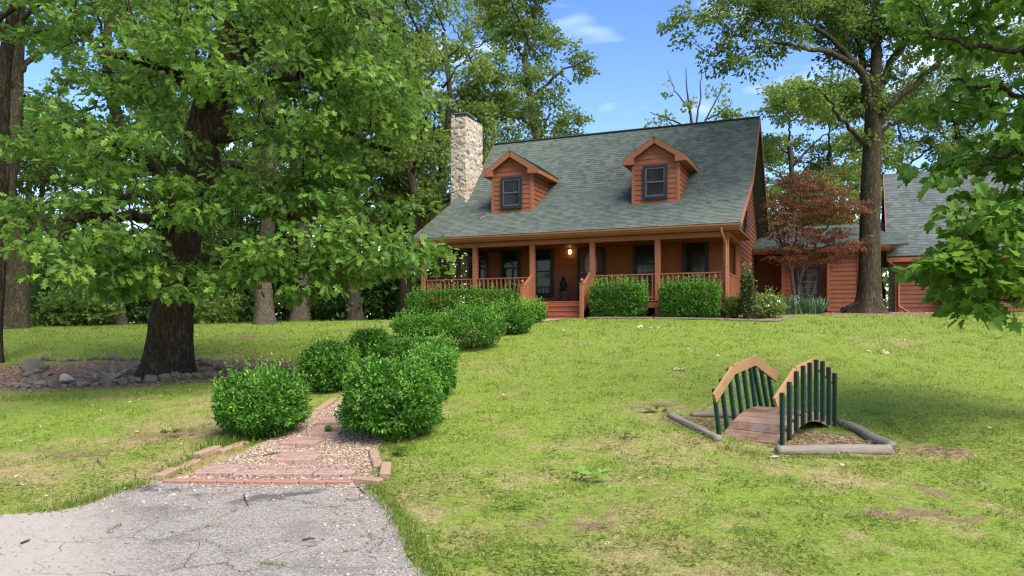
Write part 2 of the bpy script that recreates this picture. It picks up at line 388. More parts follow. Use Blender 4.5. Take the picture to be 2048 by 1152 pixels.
def _lawn():
    t = NT('lawn_ground'); o = t.obj(); dry, soil, mul = t.attr('dry'), t.attr('soil'), t.attr('mulch')
    n1 = t.noise(o, 34, 6, .7); n3 = t.noise(o, 7, 5, .65)
    n6 = t.noise(o, 13, 4, .7); n1 = t.math('ADD', t.math('MULTIPLY', n1, .62), t.math('MULTIPLY', n6, .38))
    g = t.ramp(n1, (.33, (.045, .07, .012)), (.5, (.15, .20, .028)), (.68, (.26, .30, .06)))
    d = t.ramp(n1, (.33, (.09, .07, .03)), (.51, (.25, .20, .08)), (.68, (.44, .35, .19)))
    col = t.mix(t.ramp(t.math('ADD', dry, t.math('MULTIPLY', t.math('SUBTRACT', n3, .5), .9)), (.3, 0), (.85, 1)), g, d)
    sc = t.ramp(n1, (.33, (.075, .046, .025)), (.52, (.18, .115, .068)), (.7, (.34, .245, .16)))
    col = t.mix(t.ramp(t.math('ADD', soil, t.math('MULTIPLY', t.math('SUBTRACT', n1, .5), 1.1)), (.38, 0), (.66, 1)), col, sc)
    n4 = t.n('TexVoronoi', {'Vector': o, 'Scale': 26.0}).outputs['Color']
    mc = t.ramp(t.n('SeparateColor', {'Color': n4}).outputs[0], (0, (.075, .04, .022)), (.5, (.17, .10, .06)), (1, (.33, .23, .155)))
    col = t.mix(mul, col, mc)
    t.pbr(col, .95, .08, t.bump(n1, .8, .03)); return t.m
bo = bed_oak(fx, fy) + (n2(fx, fy, 1.2, 31, 3) - .5) * .5
mul = np.maximum(np.maximum(np.clip((1.12 - bo) * 5, 0, 1), bed_house(fx, fy).astype(float)), bare_pit(fx, fy) * .85)
fr = ((fx > 2.2) & (fx < 5.0) & (fy > 8.6) & (fy < 10.6))
lawn = np_mesh('lawn', np.stack([fx, fy, fz2], -1), [quads], _lawn(), attrs={'dry': dry_mask(fx, fy), 'soil': soil_mask(fx, fy), 'mulch': mul}, smooth=True)
tag(lawn, kind='structure')

def strip(name, ys, lf, rf, cols, mat, off, jit=None):
    V = []
    for y in ys:
        l, r = lf(y), rf(y)
        if jit: l += jit(y, 0); r += jit(y, 9)
        x = np.linspace(l, r, cols); V.append(np.stack([x, np.full(cols, y), ground(x, np.full(cols, y)) + off], -1))
    V = np.concatenate(V); k = len(ys); ii = np.arange(k * cols).reshape(k, cols)
    q = np.stack([ii[:-1, :-1], ii[:-1, 1:], ii[1:, 1:], ii[1:, :-1]], -1).reshape(-1, 4)
    return np_mesh(name, V, [q], mat, smooth=True)
def _asph():
    t = NT('worn_asphalt'); o = t.obj()
    sp = t.n('TexVoronoi', {'Vector': o, 'Scale': 95.0}).outputs['Color']; s1 = t.n('SeparateColor', {'Color': sp}).outputs[0]
    n1 = t.noise(o, 2.2, 6, .65); n2_ = t.noise(o, .7, 4); n5 = t.noise(o, 45, 4, .7)
    agg = t.ramp(t.math('ADD', t.math('MULTIPLY', s1, .6), t.math('MULTIPLY', n5, .5)), (.2, (.125, .109, .09)), (.5, (.21, .186, .155)), (.85, (.33, .297, .252)))
    pat = t.ramp(n1, (.5, 0), (.6, 1))
    sep = t.n('SeparateXYZ', {'Vector': o})
    far = t.ramp(t.math('ADD', sep.outputs[1], t.math('MULTIPLY', n1, 1.2)), (0, 0), (1, 0))
    edge = t.math('SUBTRACT', sep.outputs[1], 6.2)
    pat = t.math('MULTIPLY', pat, t.math('MAXIMUM', t.math('MINIMUM', edge, 1.0), .3))
    col = t.mix(t.math('MULTIPLY', pat, .9), agg, (.07, .066, .062))
    tan = t.ramp(t.math('ADD', t.math('MULTIPLY', sep.outputs[0], -.5), t.math('MULTIPLY', n2_, .6)), (0, 0), (1, 0))
    lt = t.math('SUBTRACT', t.math('ADD', t.math('MULTIPLY', sep.outputs[0], -1.0), t.math('MULTIPLY', t.math('SUBTRACT', 6.6, sep.outputs[1]), .6)), 3.2)
    lt = t.math('ADD', lt, t.math('MULTIPLY', t.math('SUBTRACT', n1, .5), .8))
    col = t.mix(t.ramp(lt, (.0, 0), (.7, .8)), col, t.mix(n5, (.27, .235, .19), (.41, .36, .295)))
    wv = t.n('VectorMath', {0: o, 1: t.n('VectorMath', {0: t.n('TexNoise', {'Vector': o, 'Scale': 3.0, 'Detail': 4}).outputs['Color'], 'Scale': .35}, operation='SCALE').outputs[0]}, operation='ADD').outputs[0]
    cr = t.n('TexVoronoi', {'Vector': wv, 'Scale': 1.15}, feature='DISTANCE_TO_EDGE').outputs['Distance']
    cr2 = t.n('TexVoronoi', {'Vector': wv, 'Scale': 4.2}, feature='DISTANCE_TO_EDGE').outputs['Distance']
    c1 = t.math('MULTIPLY', t.ramp(cr, (.002, 1), (.007, 0)), t.ramp(n2_, (.42, 0), (.55, 1))); c2 = t.math('MULTIPLY', t.ramp(cr2, (.004, 1), (.016, 0)), t.ramp(n1, (.5, 0), (.66, .7)))
    ck = t.math('MAXIMUM', c1, c2)
    col = t.mix(t.math('MULTIPLY', ck, .8), col, (.07, .06, .05))
    h = t.math('SUBTRACT', t.math('MULTIPLY', s1, .5), ck)
    t.pbr(col, .93, .12, t.bump(h, .6, .012)); return t.m
ys = np.concatenate([np.linspace(-1.5, 3.5, 8), np.linspace(3.8, 7.72, 66)])
drive = strip('driveway', ys, lambda y: drv_x(y)[0], lambda y: drv_x(y)[1], 90, _asph(), .006,
              lambda y, s: float((n2(np.array([s * 1.7]), np.array([y]), 2.2, 4, 4)[0] - .5) * .28) * min(1, max(0, (7.65 - y) * 2)))
tag(drive, kind='structure')
def _grav():
    t = NT('pea_gravel'); o = t.obj(); v = t.n('TexVoronoi', {'Vector': o, 'Scale': 48.0}); d = v.outputs['Distance']
    c = t.n('SeparateColor', {'Color': v.outputs['Color']}).outputs[0]
    col = t.ramp(c, (0, (.15, .095, .055)), (.35, (.26, .18, .115)), (.7, (.34, .25, .175)), (1, (.45, .36, .28)))
    col = t.mix(t.ramp(t.noise(o, 1.6, 4), (.5, 0), (.75, .55)), col, (.24, .15, .085))
    t.pbr(col, .9, .2, t.bump(t.math('MULTIPLY', d, -1.0), .9, .02)); return t.m
GRAV = _grav()
ys = np.linspace(7.66, 25.3, 120)
gp_ = strip('gravel_path', ys, lambda y: path_c(y) - path_w(y), lambda y: path_c(y) + path_w(y), 14, GRAV, .006)
tag(gp_, kind='structure')

# ------------------------------------------------------------------ HOUSE
def clip_z(poly, z0, z1):
    """clip a convex polygon [(s,z)] to z0..z1"""
    def cut(P, sign, lim):
        out = []
        for i in range(len(P)):
            a, b = P[i], P[(i + 1) % len(P)]; ia, ib = sign * (a[1] - lim) >= 0, sign * (b[1] - lim) >= 0
            if ia: out.append(a)
            if ia != ib:
                t = (lim - a[1]) / (b[1] - a[1]); out.append((a[0] + (b[0] - a[0]) * t, lim))
        return out
    P = cut(poly, 1, z0)
    return cut(P, -1, z1) if P else []
def siding(mb, poly, frame, course=.172, lip=.022, z_start=None):
    """lap siding on a convex (s,z) polygon; frame(s,z,d) -> point, d = outwards"""
    zs = [p[1] for p in poly]; z = min(zs) if z_start is None else z_start
    while z < max(zs) - 1e-4:
        P = clip_z(poly, max(z, min(zs)), z + course)
        if len(P) >= 3:
            off = lambda q: lip * (1 - (q[1] - z) / course) + .003
            mb.add([frame(q[0], q[1], off(q)) for q in P], [tuple(range(len(P)))])
            lo = sorted([q for q in P if abs(q[1] - max(z, min(zs))) < 1e-5])
            if len(lo) >= 2:
                a, b = lo[0], lo[-1]
                mb.add([frame(a[0], a[1], -.01), frame(b[0], b[1], -.01), frame(b[0], b[1], off(b)), frame(a[0], a[1], off(a))], [(0, 1, 2, 3)])
        z += course
    mb.add([frame(q[0], q[1], -.06) for q in poly], [tuple(range(len(poly)))[::-1]])
def shingles(mb, p00, p10, p01, p11, exp=.127, step=.010, thick=.05):
    """courses from the eave edge p00-p10 up to p01-p11"""
    p00, p10, p01, p11 = [np.array(p, float) for p in (p00, p10, p01, p11)]
    n = np.cross(p10 - p00, p01 - p00); n /= np.linalg.norm(n)
    if n[2] < 0: n = -n
    L = np.linalg.norm(p01 - p00); W0 = np.linalg.norm(p10 - p00); k = int(math.ceil(L / exp)); tot = 0
    for i in range(k):
        t0, t1 = i * exp / L, min(1, (i + 1) * exp / L)
        a, b = p00 + (p01 - p00) * t0, p10 + (p11 - p10) * t0; c, d = p00 + (p01 - p00) * t1, p10 + (p11 - p10) * t1
        v0, v1 = i * .127 + .001, i * .127 + .126
        mb.add([a + n * step, b + n * step, d + n * .001, c + n * .001], [(0, 1, 2, 3)], [((0, v0), (W0, v0), (W0, v1), (0, v1))])
        mb.add([a - n * .004, b - n * .004, b + n * step, a + n * step], [(0, 1, 2, 3)], [((0, v0), (W0, v0), (W0, v0 + .01), (0, v0 + .01))])
    for (q, r) in ((p00, p10), (p10, p11), (p11, p01), (p01, p00)):
        mb.add([q + n * .001, r + n * .001, r - n * thick, q - n * thick], [(0, 1, 2, 3)])
    mb.add([p00 - n * thick, p10 - n * thick, p11 - n * thick, p01 - n * thick], [(0, 1, 2, 3)])

ZB = 1.95
house = thing('house', HO, 'story and a half reddish wood-sided house with covered porch, two dormers and stone chimney', 'house', rz=-TH)
def L(a, b, z): return (-a, b, z - ZB)            # house-frame point -> local coordinates
W = 10.72; BW = 2.89; DK = 2.5; LAF = (-.4, 4.813); BRK = (3.083, 6.716); RDG = (5.575, 9.507); REAR = (10.25, 4.87)
fr_front = lambda b: (lambda s, z, d: L(s, b - d, z))
fr_right = lambda a: (lambda s, z, d: L(a - d, s, z))
fr_left = lambda a: (lambda s, z, d: L(a + d, s, z))
def z_under(b):                                   # underside of roof for gable polygons
    if b <= BRK[0]: z = LAF[1] + (BRK[1] - LAF[1]) * (b - LAF[0]) / (BRK[0] - LAF[0])
    elif b <= RDG[0]: z = BRK[1] + (RDG[1] - BRK[1]) * (b - BRK[0]) / (RDG[0] - BRK[0])
    else: z = RDG[1] + (REAR[1] - RDG[1]) * (b - RDG[0]) / (REAR[0] - RDG[0])
    return z - .1
AX = 10.35                                        # left gable wall
m = MB()
siding(m, [(0, 2.3), (AX, 2.3), (AX, 5.5), (0, 5.5)], fr_front(BW), z_start=2.3)
for fr, a in ((fr_right, 0.0), (fr_left, AX)):
    f_ = fr(a)
    siding(m, [(BW, 2.0), (10, 2.0), (10, z_under(10)), (BRK[0], z_under(BRK[0])), (BW, z_under(BW))], f_, z_start=1.9)
    siding(m, [(BRK[0], z_under(BRK[0])), (10, z_under(10)), (9.6, z_under(9.6)), (RDG[0], z_under(RDG[0]))], f_, z_start=1.9 + .172 * 16)
    siding(m, [(0.05, z_under(.05)), (0.05, z_under(.05) - .14), (BW, 4.62), (BW, z_under(BW))], f_, z_start=1.9)
    siding(m, [(0.05, z_under(.05) - .14), (.05, z_under(.05) - .141), (BW, 4.615), (BW, 4.62)], f_, z_start=1.9)
m.add([L(0, 10, 2), L(AX, 10, 2), L(AX, 10, 5.1), L(0, 10, 5.1)], [(0, 1, 2, 3)])
m.build('wall', WOOD, house)
for q in ((-.035, .1, BW - .04, BW + .1, 2.15 - ZB, 5.2 - ZB), (-AX - .03, -AX + .1, BW - .04, BW + .1, 2.15 - ZB, 5.2 - ZB), (-.08, .03, 9.95, 10.04, 2 - ZB, 5.0 - ZB)):
    m = MB(); m.box(*q); m.build('corner_board', TRIM, house)
# roof
A0, A1, A2 = -.48, 10.43, 11.06
m = MB()
shingles(m, L(A2, *LAF), L(A0, *LAF), L(A2, *BRK), L(A0, *BRK))
shingles(m, L(A1, BRK[0], BRK[1] - .002), L(A0, BRK[0], BRK[1] - .002), L(A1, *RDG), L(A0, *RDG), thick=.02)
shingles(m, L(A0, *REAR), L(A1, *REAR), L(A0, *RDG), L(A1, *RDG))
m.beam(L(A0, RDG[0], RDG[1] + .0), L(A1, RDG[0], RDG[1] + .0), .2, .03)
roof = m.build('roof', SHING, house)
m = MB()                                          # rake boards and fascia
for a in (A0 - .012, A1 + .012):
    for p, q in ((LAF, BRK), (BRK, RDG), (RDG, REAR)):
        if a > 5 and p is LAF: continue
        m.beam(L(a, p[0], p[1] - .085), L(a, q[0], q[1] - .085), .03, .15, up=(0, 0, 1))
m.beam(L(A2 + .012, LAF[0], LAF[1] - .085), L(A2 + .012, BRK[0], BRK[1] - .085), .03, .15)
m.box(-A2, -A0, LAF[0] + .012, LAF[0] + .045, LAF[1] - .2 - ZB, LAF[1] - .035 - ZB)
m.build('fascia', TRIM, house)
m = MB()                                          # porch ceiling / soffits
m.box(-A2 + .03, -A0 - .03, LAF[0] + .05, BW - .03, 4.60 - ZB, 4.625 - ZB)
m.build('porch_ceiling', WOOD, house)
m = MB(); m.box(-W - .1, .1, -.09, .09, 4.44 - ZB, 4.598 - ZB, .008); m.box(.1 - .2, .1, .09, BW - .05, 4.46 - ZB, 4.596 - ZB)
m.box(-W - .1, -W + .08, .09, BW - .05, 4.46 - ZB, 4.596 - ZB)
m.build('porch_beam', TRIM, house)
m = MB()                                          # gutter: K profile swept along eave
pr_ = [(0, 0), (0, -.11), (-.06, -.115), (-.075, -.07), (-.11, -.045), (-.115, 0), (-.1, 0), (-.095, -.035), (-.02, -.09), (-.015, 0)]
vs = [L(a, LAF[0] + .008 + p[0], LAF[1] - .03 + p[1]) for a in (A2 - .02, A0 + .0) for p in pr_]; k = len(pr_)
m.add(vs, [(i, (i + 1) % k, k + (i + 1) % k, k + i) for i in range(k)] + [tuple(range(k)), tuple(range(k, 2 * k))])
gut = m.build('gutter', GUTT, house)
m = MB()
da = -.02
m.tube([L(da + .1, LAF[0] - .05, 4.68), L(da + .1, LAF[0] - .05, 4.56), L(da + .06, -.25, 4.38), L(da, -.15, 4.22), L(da, -.15, 4.1), L(da, -.15, 2.2), L(da, -.17, 2.06)], [.042] * 7, 8)
m.build('downspout', GUTT, house)
# deck
m = MB()
m.box(-W - .12, .12, -.12, BW, DK - .04 - ZB, DK - ZB, .004)
for k in range(24):
    pass
m.box(-W - .1, .1, -.1, -.06, DK - .25 - ZB, DK - .045 - ZB); m.box(.06, .1, -.06, BW, DK - .25 - ZB, DK - .045 - ZB); m.box(-W - .1, -W - .06, -.06, BW, DK - .25 - ZB, DK - .045 - ZB)
m.build('porch_deck', DECKW, house)
m = MB()
m.box(-W - .02, -.02, 2.6, 2.66, -.1, DK - .26 - ZB); m.build('crawl_wall', m_plain('dark_skirting', (.03, .018, .014), .9), house)
POSTS = [0.0, 2.135, 4.32, 6.465, 8.64, 10.72]
for a in POSTS:
    m = MB(); m.box(-a - .085, -a + .085, -.085, .085, -.15, 4.44 - ZB, .012); m.build('porch_post', TRIM, house)
for a in (.0, W):
    m = MB(); m.box(-a - .06, -a + .06, BW - .14, BW - .05, DK - ZB, 4.46 - ZB, .01); m.build('porch_post', TRIM, house)
for b in (1.0, 1.95):
    m = MB(); m.box(-W - .05, -W + .05, b - .05, b + .05, DK - ZB, 4.46 - ZB, .01); m.build('porch_post', TRIM, house)
def railing(p, q, n, name='railing'):
    p = np.array(p); q = np.array(q); d = (q - p); ln = np.linalg.norm(d); d /= ln
    m = MB(); zt = 3.35 - ZB
    m.beam((p[0], p[1], zt - .02), (q[0], q[1], zt - .02), .1, .04, bev=.005)
    m.beam((p[0], p[1], zt - .75), (q[0], q[1], zt - .75), .05, .07)
    r = m.build(name, TRIM, house)
    for k in range(n):
        c = p + d * ln * (k + .5) / n
        b = MB(); b.beam((c[0], c[1], zt - .82), (c[0], c[1], zt - .045), .082, .03, up=(d[0], d[1], 0)); b.build('baluster', TRIM, r)
    return r
xa = lambda a: -a
for a0, a1, n in ((0.085, 2.05, 12), (2.22, 4.235, 12), (6.55, 8.555, 12), (8.725, 10.635, 11)):
    railing((xa(a1), 0), (xa(a0), 0), n)
railing((0, .085), (0, BW - .15), 14); railing((-W, .085), (-W, BW - .1), 14)
# steps between posts at a=4.32 and 6.465
st = []
for k in range(3):
    z = DK - .155 * (k + 1) - .0
    b1 = -.12 - .29 * (k + 1)
    m = MB(); m.box(-6.38, -4.4, b1 - .025, b1 + .29, z - .035 - ZB, z - ZB, .005); m.box(-6.36, -4.42, b1, b1 + .025, z - .155 - ZB, z - .037 - ZB)
    m.build('step', DECKW, house)
m = MB(); m.box(-6.36, -4.42, -.13, -.121, DK - .16 - ZB, DK - .045 - ZB); m.build('step', DECKW, house)
for a in (4.36, 6.42):
    m = MB(); m.box(-a - .06, -a + .06, -1.09, -.97, -.12, 3.02 - ZB, .008); m.box(-a - .075, -a + .075, -1.105, -.955, 3.02 - ZB, 3.05 - ZB, .005)
    m.lathe([(.02, 0), (.022, .03), (.05, .05), (.06, .085), (.05, .12), (.02, .14)], 12, (-a, -1.03, 3.05 - ZB)); m.build('newel_post', TRIM, house)
    m = MB(); m.beam((-a, -.97, 2.95 - ZB), (-a, -.08, 3.42 - ZB), .06, .09); m.beam((-a, -.97, 2.17 - ZB), (-a, -.1, 2.62 - ZB), .045, .06)
    r = m.build('stair_rail', TRIM, house)
    for k in range(8):
        t = (k + .6) / 8.4; y = -.97 + .87 * t; zb = 2.17 + .45 * t - ZB; zt = 2.95 + .47 * t - ZB
        b = MB(); b.box(-a - .016, -a + .016, y - .035, y + .035, zb + .02, zt - .03); b.build('baluster', TRIM, r)
# windows
def window(a0, a1, z0, z1, b, parent, rows=(2, 2), cols=3, sill=False, part='window', mun=MUNT, trimw=.09):
    """double hung window, proud of wall at plane b; a0<a1; returns frame"""
    x0, x1 = -a1, -a0; y = b - .062; z0 -= ZB; z1 -= ZB; w = trimw
    m = MB()
    m.box(x0, x0 + w, y - .035, y + .03, z0, z1, .004); m.box(x1 - w, x1, y - .035, y + .03, z0, z1, .004)
    m.box(x0 + w, x1 - w, y - .035, y + .03, z1 - w, z1, .004); m.box(x0 + w, x1 - w, y - .045, y + .03, z0, z0 + w * 1.25, .004)
    fr = m.build(part, NAVY, parent)
    X0, X1, Z0, Z1 = x0 + w, x1 - w, z0 + w * 1.25, z1 - w; zm = (Z0 + Z1) / 2
    m = MB(); s = .035
    for (za, zb, yy) in ((zm - .02, Z1, y - .012), (Z0, zm + .02, y + .006)):
        m.box(X0, X0 + s, yy - .012, yy + .015, za, zb); m.box(X1 - s, X1, yy - .012, yy + .015, za, zb)
        m.box(X0 + s, X1 - s, yy - .012, yy + .015, zb - s, zb); m.box(X0 + s, X1 - s, yy - .012, yy + .015, za, za + s * 1.2)
    if cols > 1:
        for (za, zb, yy, nr) in ((zm + .02, Z1 - s, y - .004, rows[0]), (Z0 + s * 1.2, zm - .015, y + .014, rows[1])):
            for c in range(1, cols): xx = X0 + s + (X1 - X0 - 2 * s) * c / cols; m.box(xx - .008, xx + .008, yy - .006, yy + .006, za, zb)
            for c in range(1, nr): zz = za + (zb - za) * c / nr; m.box(X0 + s, X1 - s, yy - .0045, yy + .0045, zz - .008, zz + .008)
    m.build('sash', mun, fr)
    m = MB(); m.box(X0 + .002, X1 - .002, y + .016, y + .024, Z0 + .002, Z1 - .002); m.build('pane', GLASS, fr)
    return fr
for a0, a1 in ((.98, 1.87), (2.78, 3.65), (8.1, 8.92), (9.47, 10.28)):
    window(a0, a1, 3.12, 4.71, BW, house, mun=NAVY, cols=3 if a0 < 5 else 1)
window(6.74, 7.62, 2.78, 4.70, BW, house, cols=1, mun=NAVY)
# front door
m = MB(); b = BW
m.box(-5.79, -5.69, b - .06, b + .01, DK - ZB, 4.68 - ZB); m.box(-4.81, -4.71, b - .06, b + .01, DK - ZB, 4.68 - ZB); m.box(-5.69, -4.81, b - .06, b + .01, 4.58 - ZB, 4.68 - ZB)
m.build('door_frame', NAVY, house)
m = MB(); m.box(-5.685, -4.815, b - .05, b - .0, DK + .02 - ZB, 4.575 - ZB, .004)
for (x0, x1) in ((-5.6, -5.3), (-5.2, -4.9)): m.box(x0, x1, b - .058, b - .05, DK + .15 - ZB, DK + .6 - ZB, .006)
door = m.build('front_door', DOORM, house)
m = MB(); vs = []
for k in range(24):
    t = 2 * PI * k / 24; vs.append((-5.25 + .24 * math.cos(t), b - .062, 3.95 - ZB + .52 * math.sin(t) * (1 if math.sin(t) > 0 else .95)))
m.add(vs + [(v[0], b - .045, v[2]) for v in vs], [tuple(range(24))] + [(i, (i + 1) % 24, 24 + (i + 1) % 24, 24 + i) for i in range(24)]); m.build('oval_pane', LEAD, door)
m = MB(); m.lathe([(.028, 0), (.028, .012), (.012, .02), (.012, .045), (.03, .06), (.032, .08), (.018, .095)], 14); 
o = m.build('handle', BRASS, door); o.location = (-5.6, b - .05, 3.45 - ZB); o.rotation_euler = (PI / 2, 0, 0)
m = MB(); m.lathe([(.03, 0), (.03, .015), (.015, .03)], 12); o = m.build('deadbolt', BRASS, door); o.location = (-5.6, b - .05, 3.66 - ZB); o.rotation_euler = (PI / 2, 0, 0)
# porch lantern
m = MB(); m.box(-6.12, -6.0, b - .04, b - .005, 4.42 - ZB, 4.6 - ZB, .01); m.lathe([(.01, .22), (.075, .2), (.06, .15), (.02, .14)], 8, (-6.06, b - .12, 4.38 - ZB)); m.beam((-6.06, b - .12, 4.57 - ZB), (-6.06, b - .02, 4.57 - ZB), .02, .02)
ln = m.build('wall_lantern', BRASS, house)
m = MB(); m.lathe([(.035, -.01), (.055, .03), (.055, .12), (.04, .139)], 12, (-6.06, b - .12, 4.38 - ZB)); m.build('lamp_glass', LAMPM, ln)
# side wall tall window in the right gable
m = MB(); x = .03
m.box(x - .02, x + .03, 4.55, 5.25, 4.9 - ZB, 6.35 - ZB); gw = m.build('window', NAVY, house); m = MB(); m.box(x + .03, x + .034, 4.62, 5.18, 5.0 - ZB, 6.27 - ZB); m.build('pane', GLASS, gw)
# dormers
def dormer(ac, label):
    hw, b0, zb, ze, zr = .77, 1.55, 5.84, 7.26, 7.98
    def b_at(z):                                  # where the main roof reaches height z
        return LAF[0] + (z - LAF[1]) / (BRK[1] - LAF[1]) * (BRK[0] - LAF[0]) if z < BRK[1] else BRK[0] + (z - BRK[1]) / (RDG[1] - BRK[1]) * (RDG[0] - BRK[0])
    m = MB()
    siding(m, [(ac - hw, zb), (ac + hw, zb), (ac + hw, 7.55), (ac, 8.05), (ac - hw, 7.55)], fr_front(b0), z_start=zb)
    for sgn, fr in ((-1, fr_right(ac - hw)), (1, fr_left(ac + hw))):
        siding(m, [(b0, zb + .02), (b_at(BRK[1]) + .1, BRK[1]), (b_at(ze) + .15, ze), (b0, ze)], fr, z_start=zb)
    d = m.build('dormer', WOOD, house); d['label'] = label
    m = MB()
    for s in (-1, 1):
        xx = -(ac + s * hw); m.box(xx - .05 + s * -.0, xx + .05, b0 - .034, b0 + .09, zb - .02 - ZB, ze - ZB)
    m.box(-(ac + hw) + .05, -(ac - hw) - .05, b0 - .03, b0 + .02, zb - .03 - ZB, zb + .07 - ZB)
    m.build('corner_trim', TRIM, d)
    rw, bf = 1.08, 1.33; sl = (8.11 - 7.40) / rw; zA, zE = 8.11, 7.40
    m = MB()
    for s in (-1, 1):
        e0, e1 = L(ac + s * rw, bf, zE), L(ac + s * rw, b_at(zE) + .12, zE); r0, r1 = L(ac, bf, zA), L(ac, b_at(zA) + .12, zA)
        if s > 0: shingles(m, e1, e0, r1, r0, thick=.03)
        else: shingles(m, e0, e1, r0, r1, thick=.03)
    m.build('dormer_roof', SHING, d)
    m = MB()
    for s in (-1, 1):
        m.beam(L(ac + s * (rw + .0), bf + .0, zE - .125), L(ac, bf + .0, zA - .125), .03, .17)
        y1 = b_at(zE - .2)
        m.beam(L(ac + s * rw, bf + .015, zE - .115), L(ac + s * rw, y1 + .1, zE - .115), .03, .14)
        a_, b_ = ac + s * (hw - .06), ac + s * rw
        m.add([L(a_, bf + .03, zE - .19), L(b_, bf + .03, zE - .19), L(b_, y1, zE - .19), L(a_, y1, zE - .19)], [(0, 1, 2, 3)])
        zc = zE - .03 + sl * (rw - hw)
        m.add([L(a_, bf - .012, zE - .19), L(b_, bf - .012, zE - .19), L(b_, bf - .012, zE - .06), L(a_, bf - .012, zc - .06)], [(0, 1, 2, 3)])
        m.add([L(a_, bf - .012, zE - .19), L(a_, bf - .012, zc - .06), L(a_, b0 - .02, zc - .06), L(a_, b0 - .02, zE - .19)], [(0, 1, 2, 3)])
        m.add([L(a_, bf, zc - .06), L(ac, bf, zA - .06), L(ac, b0, zA - .06), L(a_, b0, zc - .06)], [(0, 1, 2, 3)])
    m.build('fascia', TRIM, d)
    # window: frame, sash and pane are sub-parts
    w = window(ac - .42, ac + .42, 5.99, 7.16, b0, d, cols=1, part='window_frame')
    for ch in list(w.children): ch.parent = d
    return d
dormer(7.89, 'dormer nearest the stone chimney'); dormer(2.555, 'dormer at the right end of the roof')
# chimney: box whose faces are pushed out stone by stone
def chimney():
    a0, a1, b0, b1, z0, z1 = 10.44, 11.12, 2.86, 4.4, 1.9, 10.02
    rng = np.random.default_rng(5); S = []
    n = 1900; S = np.stack([rng.uniform(a0 - .1, a1 + .1, n), rng.uniform(b0 - .1, b1 + .1, n), rng.uniform(z0, z1 + .1, n)], -1)
    sc = np.array([1, 1, 1.7]); S_ = S * sc
    w, d = a1 - a0, b1 - b0; per = 2 * (w + d); st = .03; nu = int(per / st); nv = int((z1 - 5.0) / st)
    u = np.arange(nu) / nu * per; zz = np.linspace(5.0, z1, nv)
    P = np.zeros((nu, 3)); N = np.zeros((nu, 3))
    for i, q in enumerate(u):
        if q < w: P[i] = (a0 + q, b0, 0); N[i] = (0, -1, 0)
        elif q < w + d: P[i] = (a1, b0 + q - w, 0); N[i] = (1, 0, 0)
        elif q < 2 * w + d: P[i] = (a1 - (q - w - d), b1, 0); N[i] = (0, 1, 0)
        else: P[i] = (a0, b1 - (q - 2 * w - d), 0); N[i] = (-1, 0, 0)
    Q = np.repeat(P[None], nv, 0); Q[:, :, 2] = zz[:, None]; NN = np.repeat(N[None], nv, 0)
    q = Q.reshape(-1, 3); nn = NN.reshape(-1, 3)
    wob = np.stack([fbm(q * 5, 3), fbm(q * 5, 4), fbm(q * 5, 6)], -1) - .5
    qq = (q + wob * .09) * sc; d1 = np.empty(len(q)); d2 = np.empty(len(q)); id1 = np.empty(len(q), int)
    for s in range(0, len(q), 4000):
        D = np.linalg.norm(qq[s:s + 4000, None] - S_[None], axis=-1); k = np.argpartition(D, 2, axis=1)[:, :2]
        dk = np.take_along_axis(D, k, 1); o = np.argsort(dk, 1); dk = np.take_along_axis(dk, o, 1); k = np.take_along_axis(k, o, 1)
        d1[s:s + 4000] = dk[:, 0]; d2[s:s + 4000] = dk[:, 1]; id1[s:s + 4000] = k[:, 0]
    e = d2 - d1
    h = np.clip(e / .035, 0, 1) ** .5 * .036 + rng.uniform(-.012, .018, n)[id1] * (e > .02) - .03
    h -= .09 * np.clip((q[:, 2] - z1 + .05) / .05, 0, 1) * 0
    V = q + nn * h[:, None]
    ii = np.arange(nv * nu).reshape(nv, nu); jn = np.roll(ii, -1, 1)
    quads = np.stack([ii[:-1], ii[1:], jn[1:], jn[:-1]], -1).reshape(-1, 4)
    loc = np.stack([-V[:, 0], V[:, 1], V[:, 2] - ZB], -1)
    o = np_mesh('chimney', loc, [quads], CHIM, house, {'cell': rng.uniform(0, 1, n)[id1], 'edge': e}, smooth=True)
    m = MB(); m.box(-a1 + .02, -a0 - .02, b0 + .02, b1 - .02, z1 - .06 - ZB, z1 - .01 - ZB); m.build('chimney_crown', STEELF, o)
    m = MB(); xm = -(a0 + a1) / 2; m.box(xm - .2, xm + .2, b0 + .25, b0 + .75, z1 - .02 - ZB, z1 + .17 - ZB); m.box(xm - .3, xm + .3, b0 + .1, b0 + .9, z1 + .17 - ZB, z1 + .2 - ZB); m.build('chimney_cap', METAL, o)
    m = MB(); m.box(-11.0, -10.46, b0 - .075, b0 - .06, 6.42 - ZB, 6.78 - ZB); m.build('flashing', STEELF, o)
chimney()

# ------------------------------------------------------------------ connecting wing and garage
wing = thing('side_wing', HW(0, 7.5, 2.1), 'low wood-sided wing with small window joining house and garage, behind the red maple', 'building', rz=-TH)
wing.location = tuple(HO); wing.location.z = ZB
m = MB()
siding(m, [(-1.17, 2.0), (0, 2.0), (0, 4.7), (-1.17, 4.7)], fr_front(9.2), z_start=1.9)
siding(m, [(-2.82, 2.0), (-1.17, 2.0), (-1.17, 4.68), (-2.82, 4.68)], fr_front(8.05), z_start=1.9)
siding(m, [(-3.9, 2.3), (-2.82, 2.3), (-2.82, 4.66), (-3.9, 4.66)], fr_front(7.72), z_start=1.9)
siding(m, [(8.05, 2), (9.2, 2), (9.2, 4.7), (8.05, 4.7)], fr_left(-1.17), z_start=1.9)
siding(m, [(7.72, 2), (8.05, 2), (8.05, 4.7), (7.72, 4.7)], fr_left(-2.82), z_start=1.9)
siding(m, [(7.72, 2), (10.5, 2), (10.5, 4.7), (7.72, 4.7)], fr_right(-3.9), z_start=1.9)
